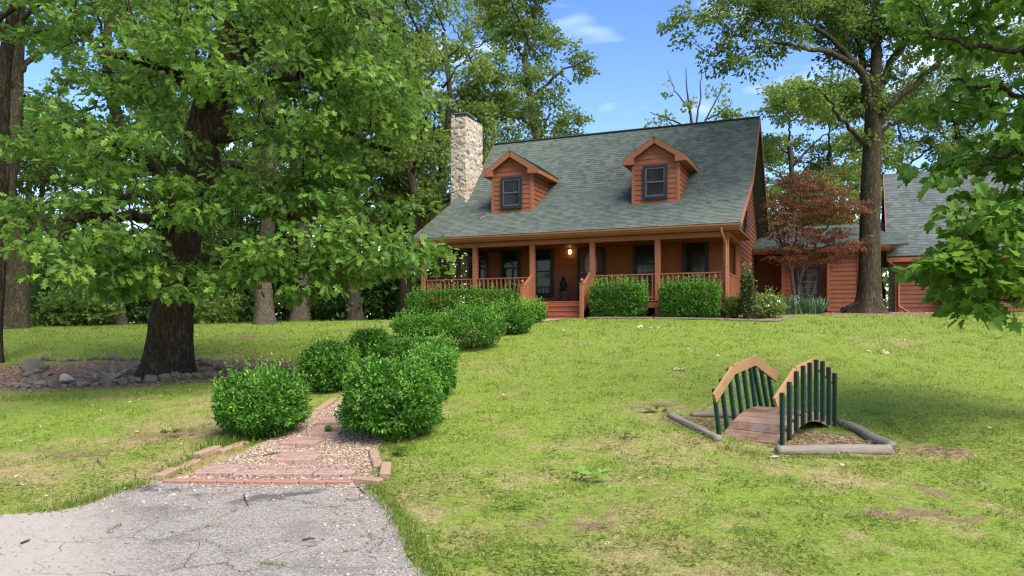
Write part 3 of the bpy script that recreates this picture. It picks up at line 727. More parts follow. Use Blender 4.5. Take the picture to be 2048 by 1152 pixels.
m.box(2.84, 3.88, 7.74, 8.0, 1.9 - ZB, 2.3 - ZB)
m.build('wall', WOOD, wing)
m = MB()
m.box(1.09, 1.2, 8.0, 8.12, 2 - ZB, 4.68 - ZB); m.box(2.78, 2.9, 7.68, 7.76, 2.25 - ZB, 4.66 - ZB); m.box(3.85, 3.94, 7.68, 7.78, 2.25 - ZB, 4.66 - ZB); m.box(2.9, 3.85, 7.69, 7.76, 2.24 - ZB, 2.34 - ZB)
m.build('trim_board', TRIM, wing)
m = MB(); shingles(m, L(-.03, 7.45, 4.73), L(-5.6, 7.45, 4.73), L(-.03, 10.9, 5.97), L(-5.6, 10.9, 5.97)); shingles(m, L(-5.6, 14.3, 4.73), L(-.03, 14.3, 4.73), L(-5.6, 10.9, 5.97), L(-.03, 10.9, 5.97))
m.build('roof', SHING, wing)
m = MB(); m.box(.03, 4.95, 7.46, 7.5, 4.52 - ZB, 4.69 - ZB); m.box(.03, 5.2, 7.5, 9.2, 4.62 - ZB, 4.66 - ZB); m.build('fascia', TRIM, wing)
m = MB(); vs = [L(a, 7.455 + p[0], 4.70 + p[1]) for a in (-.03, -4.95) for p in pr_]
m.add(vs, [(i, (i + 1) % k, k + (i + 1) % k, k + i) for i in range(10) for k in (10,)]); m.build('gutter', GUTT, wing)
window(-2.52, -1.62, 2.82, 4.0, 8.05, wing, cols=2)
m = MB(); m.tube([L(-3.98, 7.4, 4.6), L(-3.98, 7.55, 4.45), L(-3.98, 7.64, 4.3), L(-3.98, 7.64, 2.3)], [.045] * 4, 8); m.build('downspout', GUTT, wing)
m = MB(); m.box(4.68, 4.8, 9.5, 9.62, 2 - ZB, 4.62 - ZB); m.build('post', TRIM, wing)

gar = thing('garage', HW(-5.25, 8.9, 2.1), 'wood-sided garage with steep grey shingle roof behind the overhanging maple', 'garage', rz=-TH)
gar.location = tuple(HO); gar.location.z = ZB
GL, GB, GE, GR = -5.25, 8.9, (8.5, 4.37), (11.4, 8.08)
m = MB()
siding(m, [(-14, 2.05), (GL, 2.05), (GL, 4.4), (-14, 4.4)], fr_front(GB), z_start=2.05)
siding(m, [(GB, 2.05), (13.9, 2.05), (13.9, 4.6), (11.4, 7.85), (GB, 4.7)], fr_left(GL), z_start=2.05)
m.build('wall', m_paint('garage_siding', (.21, .07, .036), (1.2, 1.2, 16)), gar)
m = MB(); m.box(-GL - .03, -GL + .09, GB - .035, GB + .09, 2.05 - ZB, 4.3 - ZB); m.build('corner_board', WOOD, gar)
m = MB(); shingles(m, L(-4.93, *GE), L(-14.3, *GE), L(-4.93, *GR), L(-14.3, *GR), exp=.14); shingles(m, L(-14.3, 14.3, 4.37), L(-4.93, 14.3, 4.37), L(-14.3, *GR), L(-4.93, *GR), exp=.14); m.build('roof', GSHING, gar)
m = MB(); m.box(4.93, 14.3, GE[0] + .015, GE[0] + .045, 4.15 - ZB, 4.32 - ZB); m.box(4.93, 14.3, GE[0] + .045, GB - .03, 4.18 - ZB, 4.2 - ZB)
m.beam(L(-4.92, GE[0], GE[1] - .085), L(-4.92, GR[0], GR[1] - .085), .03, .16); m.beam(L(-4.92, 14.3, 4.285), L(-4.92, GR[0], GR[1] - .085), .03, .16)
m.build('fascia', TRIM, gar)
m = MB(); m.tube([L(-4.98, GE[0] + .02, 4.16), L(-5.1, GE[0] + .1, 4.1), L(-5.32, GB - .08, 3.92), L(-5.34, GB - .08, 3.8), L(-5.34, GB - .08, 2.5), L(-5.36, GB - .1, 2.42), L(-5.68, GB - .3, 2.2)], [.045] * 7, 8); m.build('downspout', GUTT, gar)

# ------------------------------------------------------------------ bears, swing, pipes near the house
def bear(name, loc, s, label, rz, base_h):
    """upright carved bear on a log: one skinned body"""
    t = thing(name, loc, label, 'statue', 'carved bears', rz)
    m = MB(); rng = np.random.default_rng(3); n = 14
    vs = []
    for z in np.linspace(0, base_h, 6):
        for j in range(n):
            a = 2 * PI * j / n; r = .17 * (1 + .1 * math.sin(3 * a + z * 5) + .08 * (1 - z / base_h)); vs.append((r * math.cos(a), r * math.sin(a), z))
    m.add(vs, [(i * n + j, i * n + (j + 1) % n, (i + 1) * n + (j + 1) % n, (i + 1) * n + j) for i in range(5) for j in range(n)] + [tuple(range(5 * n, 6 * n))], smooth=True)
    m.build('log_base', STUMPM, t)
    J = [((0, 0, .16), .15), ((0, -.01, .34), .15), ((0, -.02, .5), .115), ((0, -.03, .6), .085), ((0, -.05, .68), .095), ((0, -.13, .67), .055), ((0, -.19, .655), .035),
         ((.06, -.02, .77), .03), ((-.06, -.02, .77), .03), ((.13, -.05, .47), .06), ((.15, -.16, .38), .045), ((.1, -.22, .36), .035), ((-.13, -.05, .47), .06), ((-.15, -.16, .38), .045), ((-.1, -.22, .36), .035),
         ((.1, -.08, .12), .085), ((.12, -.2, .08), .055), ((.12, -.24, .05), .045), ((-.1, -.08, .12), .085), ((-.12, -.2, .08), .055), ((-.12, -.24, .05), .045)]
    E = [(0, 1), (1, 2), (2, 3), (3, 4), (4, 5), (5, 6), (4, 7), (4, 8), (2, 9), (9, 10), (10, 11), (2, 12), (12, 13), (13, 14), (0, 15), (15, 16), (16, 17), (0, 18), (18, 19), (19, 20)]
    me = bpy.data.meshes.new('bear_body'); me.from_pydata([(x * s, y * s, base_h - .03 + z * s) for (x, y, z), r in J], E, []); me.materials.append(BEARM)
    o = bpy.data.objects.new('bear_body', me); COL.objects.link(o); o.parent = t
    mo = o.modifiers.new('s', 'SKIN')
    for i, (p, r) in enumerate(J): me.skin_vertices[0].data[i].radius = (r * s, r * s)
    me.skin_vertices[0].data[0].use_root = True
    o.modifiers.new('u', 'SUBSURF').levels = 1; o.modifiers['u'].render_levels = 1
    return t
bear('bear_statue', HW(6.22, 2.55, DK), .72, 'black carved bear on a log base beside the front door', -TH, .48)
q = wp(1763, 618, 32.4); bear('bear_statue', (q[0], q[1], gz(q[0], q[1])), 1.05, 'black bear figure glimpsed between the tree trunk and garage wall', -.9, .55)
# arched porch swing at the left end of the porch
sw = thing('porch_swing', HW(9.75, 1.55, DK), 'wooden arbour swing with curved slatted roof at the left end of the porch', 'swing', rz=-TH)
for x in (-.62, .62):
    for y in (-.4, .4): m = MB(); m.box(x - .035, x + .035, y - .035, y + .035, 0, 1.5); m.build('post', DOORM, sw)
m = MB()
for k in range(9):
    t = PI * (k + .5) / 9; m.box(-.8, .8, -.62 * math.cos(t) - .045, -.62 * math.cos(t) + .045, 1.48 + .3 * math.sin(t), 1.5 + .3 * math.sin(t))
for x in (-.62, .62): m.tube([(x, -.62 * math.cos(PI * i / 10), 1.46 + .3 * math.sin(PI * i / 10)) for i in range(11)], .025, 6)
m.build('roof_slats', DOORM, sw)
m = MB()
for k in range(5): m.box(-.52, .52, -.2 + k * .09, -.13 + k * .09, .42, .445)
for k in range(5): m.box(-.52, .52, .24 + .02 * k, .26 + .02 * k, .5 + k * .1, .57 + k * .1)
m.build('seat', DOORM, sw)
for x in (-.5, .5): m = MB(); m.tube([(x, -.15, .44), (x, -.02, 1.5)], .008, 5); m.build('chain', METAL, sw)
# drain pipes
def pipe(path, r, label, ribs=True):
    o = path[0]; m = MB(); P = [Vector(p) - Vector(o) for p in path]; pts = []; rad = []
    k = 40
    for i in range(k + 1):
        f = i / k * (len(P) - 1); j = min(int(f), len(P) - 2); pts.append(P[j].lerp(P[j + 1], f - j)); rad.append(r * (1.0 if i % 2 else .88) if ribs else r)
    m.tube(pts, rad, 14, cap=False); q = [p.copy() for p in pts]; m.tube(q[:4], [r * .8] * 4, 14, cap=False)
    m.tube(pts[1:3], [r * .82] * 2, 14)
    ob = m.build('drain_pipe', BLACKP); ob.location = tuple(o); return tag(ob, label, 'pipe')
a, b_ = wp(1686, 630, 26.6), wp(1712, 612, 27.6); g0 = gz(a[0], a[1])
pipe([(a[0], a[1], g0 + .1), (a[0] + .25, a[1] + .45, g0 + .13), (b_[0] + .1, b_[1] + .5, g0 + .3)], .1, 'black corrugated drain pipe lying beside the large grey tree trunk')
q = HW(-.02, -.45, 0); r_ = HW(-.02, -.14, 0); pipe([(q[0], q[1], gz(q[0], q[1]) + .1), (r_[0], r_[1], gz(*r_[:2]) + .16)], .09, 'short black drain pipe end under the right-hand porch downspout')

def unit(a): return a / np.maximum(np.linalg.norm(a, axis=-1, keepdims=True), 1e-9)
class Wood:
    """trunk, limbs and twigs gathered as one mesh"""
    def __init__(s): s.V = []; s.F = []; s.n = 0; s.C = []
    def tube(s, P, r, n=8, amp=0.0, flare=0.0, seed=0, freq=9.0, cap=False):
        P = np.asarray(P, float); k = len(P); r = np.broadcast_to(np.asarray(r, float), (k,))
        T = unit(np.gradient(P, axis=0)); x = np.array([1., 0, 0]); X = []
        for t in T:
            x = x - t * x.dot(t); x /= max(np.linalg.norm(x), 1e-6); X.append(x.copy())
        X = np.array(X); Y = np.cross(T, X); a = np.arange(n) / n * 2 * PI
        rad = np.repeat(r[:, None], n, 1); h = np.concatenate([[0], np.cumsum(np.linalg.norm(np.diff(P, axis=0), axis=1))])
        if flare: 
            lob = 1 + .45 * np.cos(5 * a + seed)[None] + .25 * np.cos(3 * a + 2 * seed)[None]
            rad = rad * (1 + flare * np.exp(-h / .42)[:, None] * lob + .25 * flare * np.exp(-h / 1.2)[:, None])
        if amp:
            q = np.stack([np.repeat((np.cos(a) * freq * .5)[None], k, 0), np.repeat((np.sin(a) * freq * .5)[None], k, 0), np.repeat((h * freq * .13)[:, None], n, 1)], -1).reshape(-1, 3)
            rg = 1 - np.abs(2 * fbm(q * np.array([1.6, 1.6, 1.0]), seed + 5, 3) - 1) * 1.5
            rad = rad + (amp * (rg - .5)).reshape(k, n)
            rad = rad * (1 + .1 * (vn(q * .22, seed + 9) - .5)).reshape(k, n)
        V = P[:, None] + rad[..., None] * (np.cos(a)[None, :, None] * X[:, None] + np.sin(a)[None, :, None] * Y[:, None])
        ii = s.n + np.arange(k * n).reshape(k, n); jn = np.roll(ii, -1, 1)
        if cap: s.C += [ii[:1, ::-1], ii[-1:]]
        s.F.append(np.stack([ii[:-1], jn[:-1], jn[1:], ii[1:]], -1).reshape(-1, 4)); s.V.append(V.reshape(-1, 3)); s.n += k * n
    def build(s, name, mat, parent=None, origin=(0, 0, 0)):
        return np_mesh(name, np.concatenate(s.V) - np.array(origin), [np.concatenate(s.F)] + s.C, mat, parent, smooth=True)

# ------------------------------------------------------------------ rocks and edging
def rock_mesh(name, seed, mat, sub=3, flat=.62, rug=.45):
    bm = bmesh.new(); bmesh.ops.create_icosphere(bm, subdivisions=sub, radius=1); P = np.array([v.co[:] for v in bm.verts])
    k = 1 + (fbm(P * 1.3 + seed * 3.1, seed, 3) - .5) * rug * 2.2; Q = P * k[:, None]
    for c in range(4):                            # knock off a few flat faces
        r = np.random.default_rng(seed * 11 + c).normal(size=3); r /= np.linalg.norm(r); h = Q @ r; lim = .72; Q -= np.outer(np.maximum(h - lim, 0), r) * .9
    Q *= (1 + (fbm(P * 3.3, seed + 40, 3) - .5) * .5)[:, None]; Q *= (1, .72, flat)
    for v, q in zip(bm.verts, Q): v.co = q
    me = bpy.data.meshes.new(name); bm.to_mesh(me); bm.free(); me.materials.append(mat); return me
STONES = [rock_mesh('edging_stone', s, ROCK) for s in range(1, 7)]; PALES = [rock_mesh('pale_stone', s, PALER, 2) for s in (8, 9)]
def put_rock(name, me, x, y, s, label, cat, group=None, sink=.3, rz=None, rng=random, sc=None):
    o = bpy.data.objects.new(name, me); COL.objects.link(o); o.location = (x, y, gz(x, y) + s * .62 * (1 - sink) - .01)
    o.rotation_euler = (rng.uniform(-.2, .2), rng.uniform(-.2, .2), rng.uniform(0, 6.28) if rz is None else rz)
    o.scale = sc or (s * rng.uniform(.7, 1.3), s * rng.uniform(.8, 1.15), s * rng.uniform(.75, 1.3)); return tag(o, label, cat, group)
rr = random.Random(12)
def stone_row(pts, n, s0, s1, label, group):
    P = np.array([gp(*p)[:2] for p in pts]); seg = np.concatenate([[0], np.cumsum(np.linalg.norm(np.diff(P, axis=0), axis=1))])
    for k in range(n):
        t = (k + .5) / n * seg[-1]; x = np.interp(t, seg, P[:, 0]) + rr.uniform(-.1, .1); y = np.interp(t, seg, P[:, 1]) + rr.uniform(-.14, .12); s = rr.uniform(s0, s1)
        put_rock('edging_stone', rr.choice(STONES), x, y, s, label, 'stone', group, .32, rr.uniform(-.4, .4), rr)
stone_row([(-60, 776), (60, 775), (180, 772), (260, 766), (330, 762), (440, 752)], 38, .06, .15, 'lichen-grey edging stone along the front of the oak bed', 'stones along the front of the oak bed')
stone_row([(70, 722), (140, 723), (210, 718), (275, 722)], 18, .06, .12, 'grey edging stone along the back of the oak bed', 'stones along the back of the oak bed')
stone_row([(388, 724), (415, 728), (445, 738), (455, 750)], 11, .06, .13, 'small edging stone curving round the right end of the oak bed', 'stones at the right end of the oak bed')
x, y, _ = gp(128, 770); put_rock('pale_stone', PALES[0], x, y + .05, .17, 'pale whitish stone standing among the grey front edging stones', 'stone', None, -.15)
x, y, _ = gp(1547, 916); put_rock('pale_stone', PALES[1], x, y, .055, 'small pale stone at the foot of the bridge ramp', 'stone', sc=(.075, .045, .02))
x, y, _ = gp(1212, 1088); put_rock('pale_stone', PALES[1], x, y, .03, 'tiny cream pebble on the near lawn', 'stone', sc=(.03, .03, .02))
x, y, _ = gp(40, 972); put_rock('pale_stone', PALES[0], x, y, .05, 'small tan stone in the grass near the driveway corner', 'stone', sc=(.06, .045, .03))
x, y, _ = gp(345, 992); put_rock('pale_stone', PALES[0], x, y, .04, 'pinkish pebble at the brick end of the driveway', 'stone', sc=(.04, .03, .03))
# mound of mossy rock and driftwood in the bed
x, y, z = gp(78, 752)
o = bpy.data.objects.new('rock_mound', rock_mesh('rock_mound', 21, MOSSR, 5, .6, .9)); COL.objects.link(o)
P = np.array([v.co[:] for v in o.data.vertices]); h = (fbm(P * 4, 4, 4) - .5) * .34; P *= (1 + h)[:, None]; o.data.vertices.foreach_set('co', P.ravel().astype(np.float32))
o.location = (x, y, z + .1); o.scale = (.27, .26, .32); tag(o, 'mound of rough lichen-covered rock in the mulch bed', 'rock')
x, y, z = gp(215, 768); m = MB(); rg = random.Random(4)
for (dx, dz, r, w) in ((-.55, .1, .05, .1), (.52, .32, .05, .02), (.02, .4, .055, 0), (-.25, .2, .06, -.1), (.25, .08, .06, -.12), (-.12, .28, .05, .12), (-.8, .03, .03, .1)):
    pts = [(0, 0, .08)]; rad = [.085]
    for t in (.35, .7, 1): pts.append((dx * t + rg.uniform(-.03, .03), w * t, .08 + dz * t ** 1.2 * .9)); rad.append(r * (1.15 - t) + .008)
    m.tube(pts, rad, 9)
o = m.build('driftwood', DRIFT); o.location = (x, y + .2, z + .02); tag(o, 'star-shaped grey driftwood piece leaning at the big oak base', 'driftwood')
# brick border blocks and pavers
def block(px0, py0, px1, py1, label, mat=EDGEB, h=.1, w=.11, group=None, n=1, lift=.0):
    p, q = gp(px0, py0), gp(px1, py1)
    for k in range(n):
        a = p + (q - p) * k / n; b = p + (q - p) * (k + 1) / n; c = (a + b) / 2; d = b - a; ln = math.hypot(d[0], d[1])
        m = MB(); m.box(-ln / 2 + .004, ln / 2 - .004, -w / 2, w / 2, -.06, h, .012); o = m.build('edging_block', mat)
        o.location = (c[0], c[1], gz(c[0], c[1]) + lift - h * .25); o.rotation_euler = (rr.uniform(-.03, .03), -math.atan2(d[2], ln) + rr.uniform(-.02, .02), math.atan2(d[1], d[0]) + rr.uniform(-.02, .02)); tag(o, label, 'edging block', group)
block(328, 967, 708, 969, 'reddish edging brick in the row between path and driveway', FRONTB, .055, .08, 'bricks along the driveway end of the path', 7)
block(706, 968, 763, 970, 'tan edging block at the right end of the driveway brick row', h=.085)
block(768, 962, 773, 938, 'tan edging block standing in the grass at the right corner of the path', h=.1)
block(757, 940, 752, 925, 'tan edging block half buried beside the near right shrub', h=.06)
block(750, 923, 747, 905, 'small edging block tucked under the near right shrub', h=.06)
block(318, 963, 350, 947, 'tan edging block at the left corner of the path beside the driveway', h=.085)
block(352, 944, 396, 926, 'tan edging block flush with gravel, second from the left path corner', h=.05)
block(392, 922, 436, 904, 'raised tan edging block on the left side of the path', h=.1)
block(437, 908, 492, 888, 'long edging block running toward the near left shrub', h=.055)
block(598, 853, 636, 826, 'edging block behind the near left shrub', h=.045)
block(636, 826, 668, 800, 'edging block at the foot of the second left shrub', h=.055)
def paver(px, py, rz, label, group=None, sz=.4, tilt=0):
    p = gp(px, py); m = MB(); m.box(-sz / 2, sz / 2, -sz * .62, sz * .62, -.03, .022, .006); o = m.build('paver', PAVER); o.location = (p[0], p[1], p[2] + .012); o.rotation_euler = (tilt, 0, rz); return tag(o, label, 'paver', group)
for k, px in enumerate((446, 521, 598, 676)): paver(px, 945 + k * .6, -.02 + .01 * k, 'red patterned paver in the row behind the driveway bricks', 'row of red pavers at the driveway end')
paver(598, 917, .05, 'red stepping paver with brick pattern nearest the paver row', None, .46); paver(610, 886, -.12, 'red stepping paver beside the near left shrub', None, .44)
paver(655, 866, .0, 'stepping paver partly under green leaves by the near right shrub', tilt=.03); paver(668, 845, .05, 'stepping paver furthest along the visible path', tilt=.04)
# landscape timbers and stone edging in front of the porch
def timber(p, q, r, label, group=None, name='landscape_timber', mat=TIMB, seed=0):
    p = np.array(p); q = np.array(q); k = 30; rg = np.random.default_rng(seed); t = np.linspace(0, 1, k)[:, None]; P = p + (q - p) * t
    P[:, 2] = ground(P[:, 0], P[:, 1]) + r * .5 + rg.normal(0, .002, k); d = unit(q - p); P[:, :2] += np.array([-d[1], d[0]]) * (vn(np.stack([t[:, 0] * 3, t[:, 0] * 0 + seed, t[:, 0] * 0], -1), 5) - .5)[:, None] * .05
    w = Wood(); rad = r * (1 + .14 * (vn(np.stack([t[:, 0] * 9, t[:, 0] * 0, t[:, 0] * 0 + seed], -1), 3) - .5)); w.tube(P, rad, 22, .02, 0, seed + 2, 7.0, True)
    o = w.build(name, mat, None, p); o.location = tuple(p); return tag(o, label, 'timber', group)
def ab(a, b): q = HW(a, b); return np.array([q[0], q[1], gz(q[0], q[1])])
timber(gp(1340, 836), gp(1437, 884), .045, 'thin weathered log running up to the left foot of the bridge', seed=1)
timber(gp(1383, 834), gp(1500, 833), .042, 'weathered log lying behind the left side of the bridge', seed=2)
timber(gp(1554, 909), gp(1780, 907), .064, 'thick weathered log in front of the bare soil right of the bridge', seed=3)
timber(gp(1782, 900), gp(1684, 851), .056, 'weathered log angled behind the soil at the right of the bridge', seed=4)
for (p0, p1, lb) in (((4.1, -1.35), (2.0, -1.4), 'grey edging timber in front of the inner porch hedge'), ((1.95, -1.4), (-.1, -1.5), 'grey edging timber in front of the outer porch hedge'), ((-.15, -1.52), (-1.62, -1.55), 'stone-grey edging timber in front of the columnar conifer'), ((-1.66, -1.5), (-1.9, .9), 'edging timber running back beside the iris clump')):
    timber(ab(*p0), ab(*p1), .036, lb, seed=5, mat=EDGET)

# ------------------------------------------------------------------ garden bridge
B0 = gp(1496, 893); B0 = np.array([2.87, 9.36, gz(2.87, 9.36)])
bd = np.array([.70, .714]); brz = math.atan2(bd[1], bd[0]) - PI / 2
br = thing('garden_bridge', B0, 'small arched wooden garden bridge with green balusters standing on the lawn', 'bridge', rz=brz)
LB, WB, HB = 1.6, .72, .27
gr_ = (gz(*(B0[:2] + bd * LB)) - B0[2]) / LB
def arch(y): return gr_ * y * 1.0 + HB * (1 - ((y - LB / 2) / (LB / 2)) ** 2)
m = MB(); npk = 11
for k in range(npk):
    y0, y1 = LB * k / npk + .004, LB * (k + 1) / npk - .004
    z0, z1 = arch(y0), arch(y1); w = WB / 2 + rr.uniform(-.008, .008); t = .035; dz = rr.uniform(-.003, .003)
    vs = [(-w, y0, z0 + dz), (w, y0, z0 - dz), (w, y1, z1 - dz), (-w, y1, z1 + dz)]; vs += [(v[0], v[1], v[2] - t) for v in vs]
    m.add(vs, [(0, 1, 2, 3), (7, 6, 5, 4), (0, 4, 5, 1), (1, 5, 6, 2), (2, 6, 7, 3), (3, 7, 4, 0)])
m.build('deck', BRDECK, br)
for x in (-WB / 2 - .012, WB / 2 + .012):
    m = MB(); n = 16
    for k in range(n):
        y0, y1 = LB * k / n, LB * (k + 1) / n
        for s_ in (0,):
            vs = [(x - .011, y0, arch(y0) - .012), (x + .011, y0, arch(y0) - .012), (x + .011, y1, arch(y1) - .012), (x - .011, y1, arch(y1) - .012)]; vs += [(v[0], v[1], v[2] - .125) for v in vs]
            m.add(vs, [(0, 1, 2, 3), (7, 6, 5, 4), (0, 4, 5, 1), (1, 5, 6, 2), (2, 6, 7, 3), (3, 7, 4, 0)])
    m.build('stringer', BRDECK, br)
def rail_z(y):                                    # top edge of the three-board handrail
    t = y / LB; return gr_ * y + np.interp(t, [-.04, .3, .68, 1.04], [.56, .86, .92, .63])
for side, lean in ((1, .0), (-1, .16)):
    xs = side * (WB / 2 + .01)
    for (t0, t1) in ((-.04, .3), (.3, .68), (.68, 1.04)):
        y0, y1 = t0 * LB, t1 * LB; z0, z1 = rail_z(y0), rail_z(y1); m = MB(); h = .135
        x0 = xs - side * .006 + side * lean * .75 * (z0 - gr_ * y0); x1 = xs - side * .006 + side * lean * .75 * (z1 - gr_ * y1)
        m.beam((x0, y0, z0 - h / 2), (x1, y1, z1 - h / 2), .034, h, bev=.004); m.build('handrail', BRRAIL, br)
    for k in range(9):
        y = LB * (.02 + .96 * k / 8); zt = rail_z(y) - .012; zb = max(arch(y) - .12, gr_ * y - .05) if k not in (0, 8) else gr_ * y - .06
        yl = y + (.0 if side > 0 else [-.02, -.02, 0, 0, 0, 0, -.1, -.09, -.08][k])
        m = MB(); xb = xs + side * .036; m.beam((xb + side * lean * .0, y, zb), (xb + side * lean * .75 * (zt - gr_ * y), yl, zt), .048, .04, up=(0, 1, 0), bev=.004); m.build('baluster', BRGREEN, br)

# ------------------------------------------------------------------ foliage builders
def half_leaf(pts, fold=.18, droop=.12):
    """leaf template from its right-hand outline (base..tip): two folded halves"""
    n = len(pts); v = [(x, y, fold * x - droop * y * y) for x, y in pts] + [(-x, y, fold * x - droop * y * y) for x, y in pts[1:-1]]
    r = list(range(n)); l = [0] + [n + i for i in range(n - 2)] + [n - 1]
    return np.array(v), [np.array(r), np.array(l[::-1])]
T_OAK = half_leaf([(0, 0), (.05, .16), (.25, .2), (.12, .34), (.42, .5), (.15, .58), (.3, .8), (.09, .8), (0, 1)])
T_OAKS = [half_leaf([(0, 0), (.05, .16), (.25, .2), (.12, .34), (.42, .5), (.15, .58), (.3, .8), (.09, .8), (0, 1)], f_, d_) for f_, d_ in ((.1, .05), (.3, .3), (-.15, .2), (.45, .5))] + [half_leaf([(0, 0), (.04, .2), (.3, .32), (.1, .42), (.34, .6), (.2, .66), (.2, .86), (.06, .84), (0, 1)], f_, d_) for f_, d_ in ((.2, .35), (0, -.15))]
T_MAPLE = half_leaf([(0, 0), (.3, -.08), (.26, .12), (.6, .34), (.36, .42), (.46, .72), (.2, .68), (.16, .84), (0, 1)], .15, .25)
T_MAPLES = [half_leaf([(0, 0), (.3, -.08), (.26, .12), (.6, .34), (.36, .42), (.46, .72), (.2, .68), (.16, .84), (0, 1)], f_, d_) for f_, d_ in ((.1, .1), (.3, .3), (-.1, .4), (.2, .6))]
T_LEAF = half_leaf([(0, 0), (.24, .35), (.2, .7), (0, 1)], .35, .1)
T_DIA = (np.array([(0, 0, 0), (.36, .48, .1), (0, 1, -.05), (-.36, .48, .1)]), [np.array([0, 1, 2, 3])])
T_TRI = (np.array([(-.5, 0, 0), (.5, 0, 0), (0, 1, 0)]), [np.array([0, 1, 2])])
T_BLADE = (np.array([(-.05, 0, 0), (.05, 0, 0), (.04, .5, .03), (0, 1, .2), (-.04, .5, .03)]), [np.array([0, 1, 2, 4]), np.array([4, 2, 3])])
class Cloud:
    def __init__(s): s.V = []; s.P = {}; s.T = []; s.n = 0
    def add(s, C, axis, nrm, size, tmpl, tint):
        if isinstance(tmpl, list):                # several leaf shapes shared out at random
            k = np.arange(len(C)) % len(tmpl); size = np.broadcast_to(np.asarray(size, float), (len(C),)); tint = np.broadcast_to(tint, (len(C),))
            for j, t_ in enumerate(tmpl): m = k == j; s.add(C[m], axis[m], nrm[m], size[m], t_, tint[m])
            return
        tv, tf = tmpl; k = len(tv); n = len(C); axis = unit(axis); side = unit(np.cross(axis, nrm)); nn = np.cross(side, axis)
        size = np.broadcast_to(np.asarray(size, float), (n,))[:, None, None]
        V = C[:, None] + size * (tv[None, :, :1] * side[:, None] + tv[None, :, 1:2] * axis[:, None] + tv[None, :, 2:] * nn[:, None])
        base = s.n + np.arange(n) * k
        for f in tf: s.P.setdefault(len(f), []).append(base[:, None] + f[None])
        s.V.append(V.reshape(-1, 3)); s.T.append(np.repeat(np.broadcast_to(tint, (n,)), k)); s.n += n * k
    def build(s, name, mat, parent=None, origin=(0, 0, 0)):
        return np_mesh(name, np.concatenate(s.V) - np.array(origin), [np.concatenate(p) for p in s.P.values()], mat, parent, {'tint': np.concatenate(s.T)})
def rdir(rng, n): return unit(rng.normal(size=(n, 3)))
def spline(pts, n):
    P = np.array(pts, float); t = np.linspace(0, len(P) - 1, n); i = np.clip(t.astype(int), 0, len(P) - 2); f = (t - i)[:, None]
    p0 = P[np.maximum(i - 1, 0)]; p1 = P[i]; p2 = P[i + 1]; p3 = P[np.minimum(i + 2, len(P) - 1)]
    return .5 * (2 * p1 + (p2 - p0) * f + (2 * p0 - 5 * p1 + 4 * p2 - p3) * f ** 2 + (3 * p1 - p0 - 3 * p2 + p3) * f ** 3)
def tree(name, label, base, trunk, limbs, blobs, ncl, lpc, tmpl, lsize, bark, leafm, seed=0, cat='tree', group=None, cl_r=(.55, .2), flare=.5, amp=.02, sides=16, rings=40,
         shell=.55, flat=.6, tone=(.5, .22), view=None, droop=.2, tw=.016, keep=None, lump=0.0):
    """trunk: [(x,y,z,r)...]; limbs: lists of (x,y,z,r); blobs: crown ellipsoids (x,y,z,rx,ry,rz[,weight])"""
    rng = np.random.default_rng(seed); base = np.array(base, float); t = thing(name, base, label, cat, group)
    w = Wood(); tr = np.array(trunk, float); sk = []
    P = spline(tr[:, :3], rings); r = np.interp(np.linspace(0, len(tr) - 1, rings), np.arange(len(tr)), tr[:, 3])
    w.tube(P, r, sides, amp, flare, seed); sk.append(P[rings // 3:])
    for lb in limbs:
        lb = np.array(lb, float); n = max(8, 5 * len(lb)); Q = spline(lb[:, :3], n); Q[1:-1] += rng.normal(0, .035, (n - 2, 3)); rr_ = np.interp(np.linspace(0, len(lb) - 1, n), np.arange(len(lb)), lb[:, 3])
        w.tube(Q, rr_, 9, amp * .6, 0, seed + 3); sk.append(Q[n // 3:])
    S = np.concatenate(sk)
    B = np.array([tuple(b) + (1,) * (7 - len(b)) for b in blobs], float); wt = B[:, 3] * B[:, 4] * B[:, 5] * B[:, 6]
    k = rng.choice(len(B), int(ncl * 1.0), p=wt / wt.sum()); u = rdir(rng, len(k)) * (rng.uniform(shell ** 3, 1, len(k)) ** (1 / 3))[:, None]
    C = B[k, :3] + u * B[k, 3:6]
    if keep is not None: C = C[keep(C)]
    d0 = np.array([np.min(np.linalg.norm(S - c, axis=1)) for c in C]); C = C[np.argsort(d0)]
    cl = Cloud(); nodes = list(S); NA = np.array(nodes); 
    cen = B[:, :3].mean(0)
    for c in C:
        D = np.linalg.norm(NA - c, axis=1) + .35 * np.maximum(NA[:, 2] - c[2], 0); j = NA[np.argmin(D)]; ln = np.linalg.norm(c - j)
        mid = j * .5 + c * .5 + np.array([0, 0, .12 * ln]) + rng.normal(0, .06 * ln, 3); Q = spline([j, mid, c], 7)
        w.tube(Q, np.linspace(min(.05, tw * .6 + .012 * ln), tw * .35, 7), 4); NA = np.concatenate([NA, Q[2:]])
        n = int(lpc * rng.uniform(.6, 1.4)); sp = rng.normal(size=(n, 3)); sp = unit(sp) * (rng.uniform(0, 1, (n, 1)) ** .45) * np.array([cl_r[0], cl_r[0], cl_r[1]]) * rng.uniform(.7, 1.25)
        out = unit((c - j) * [1, 1, .4] + 1e-6); pos = c + sp + out * .1 - np.array([0, 0, 1]) * (droop * (sp[:, :2] ** 2).sum(1) / cl_r[0])[:, None]
        ax = unit(sp * [1, 1, .5] * 1.2 + out * .45 + rng.normal(0, .45, (n, 3)) + np.array([0, 0, -.25]))
        nr = unit(np.array([0, 0, 1.]) + rng.normal(0, flat, (n, 3)))
        cl.add(pos, ax, nr, lsize * rng.uniform(.5, 1.25, n), tmpl, np.clip(rng.normal(tone[0] + rng.normal(0, .13), tone[1], n), 0, 1))
    w.build('trunk', bark, t, base); cl.build('crown', leafm, t, base)
    return t

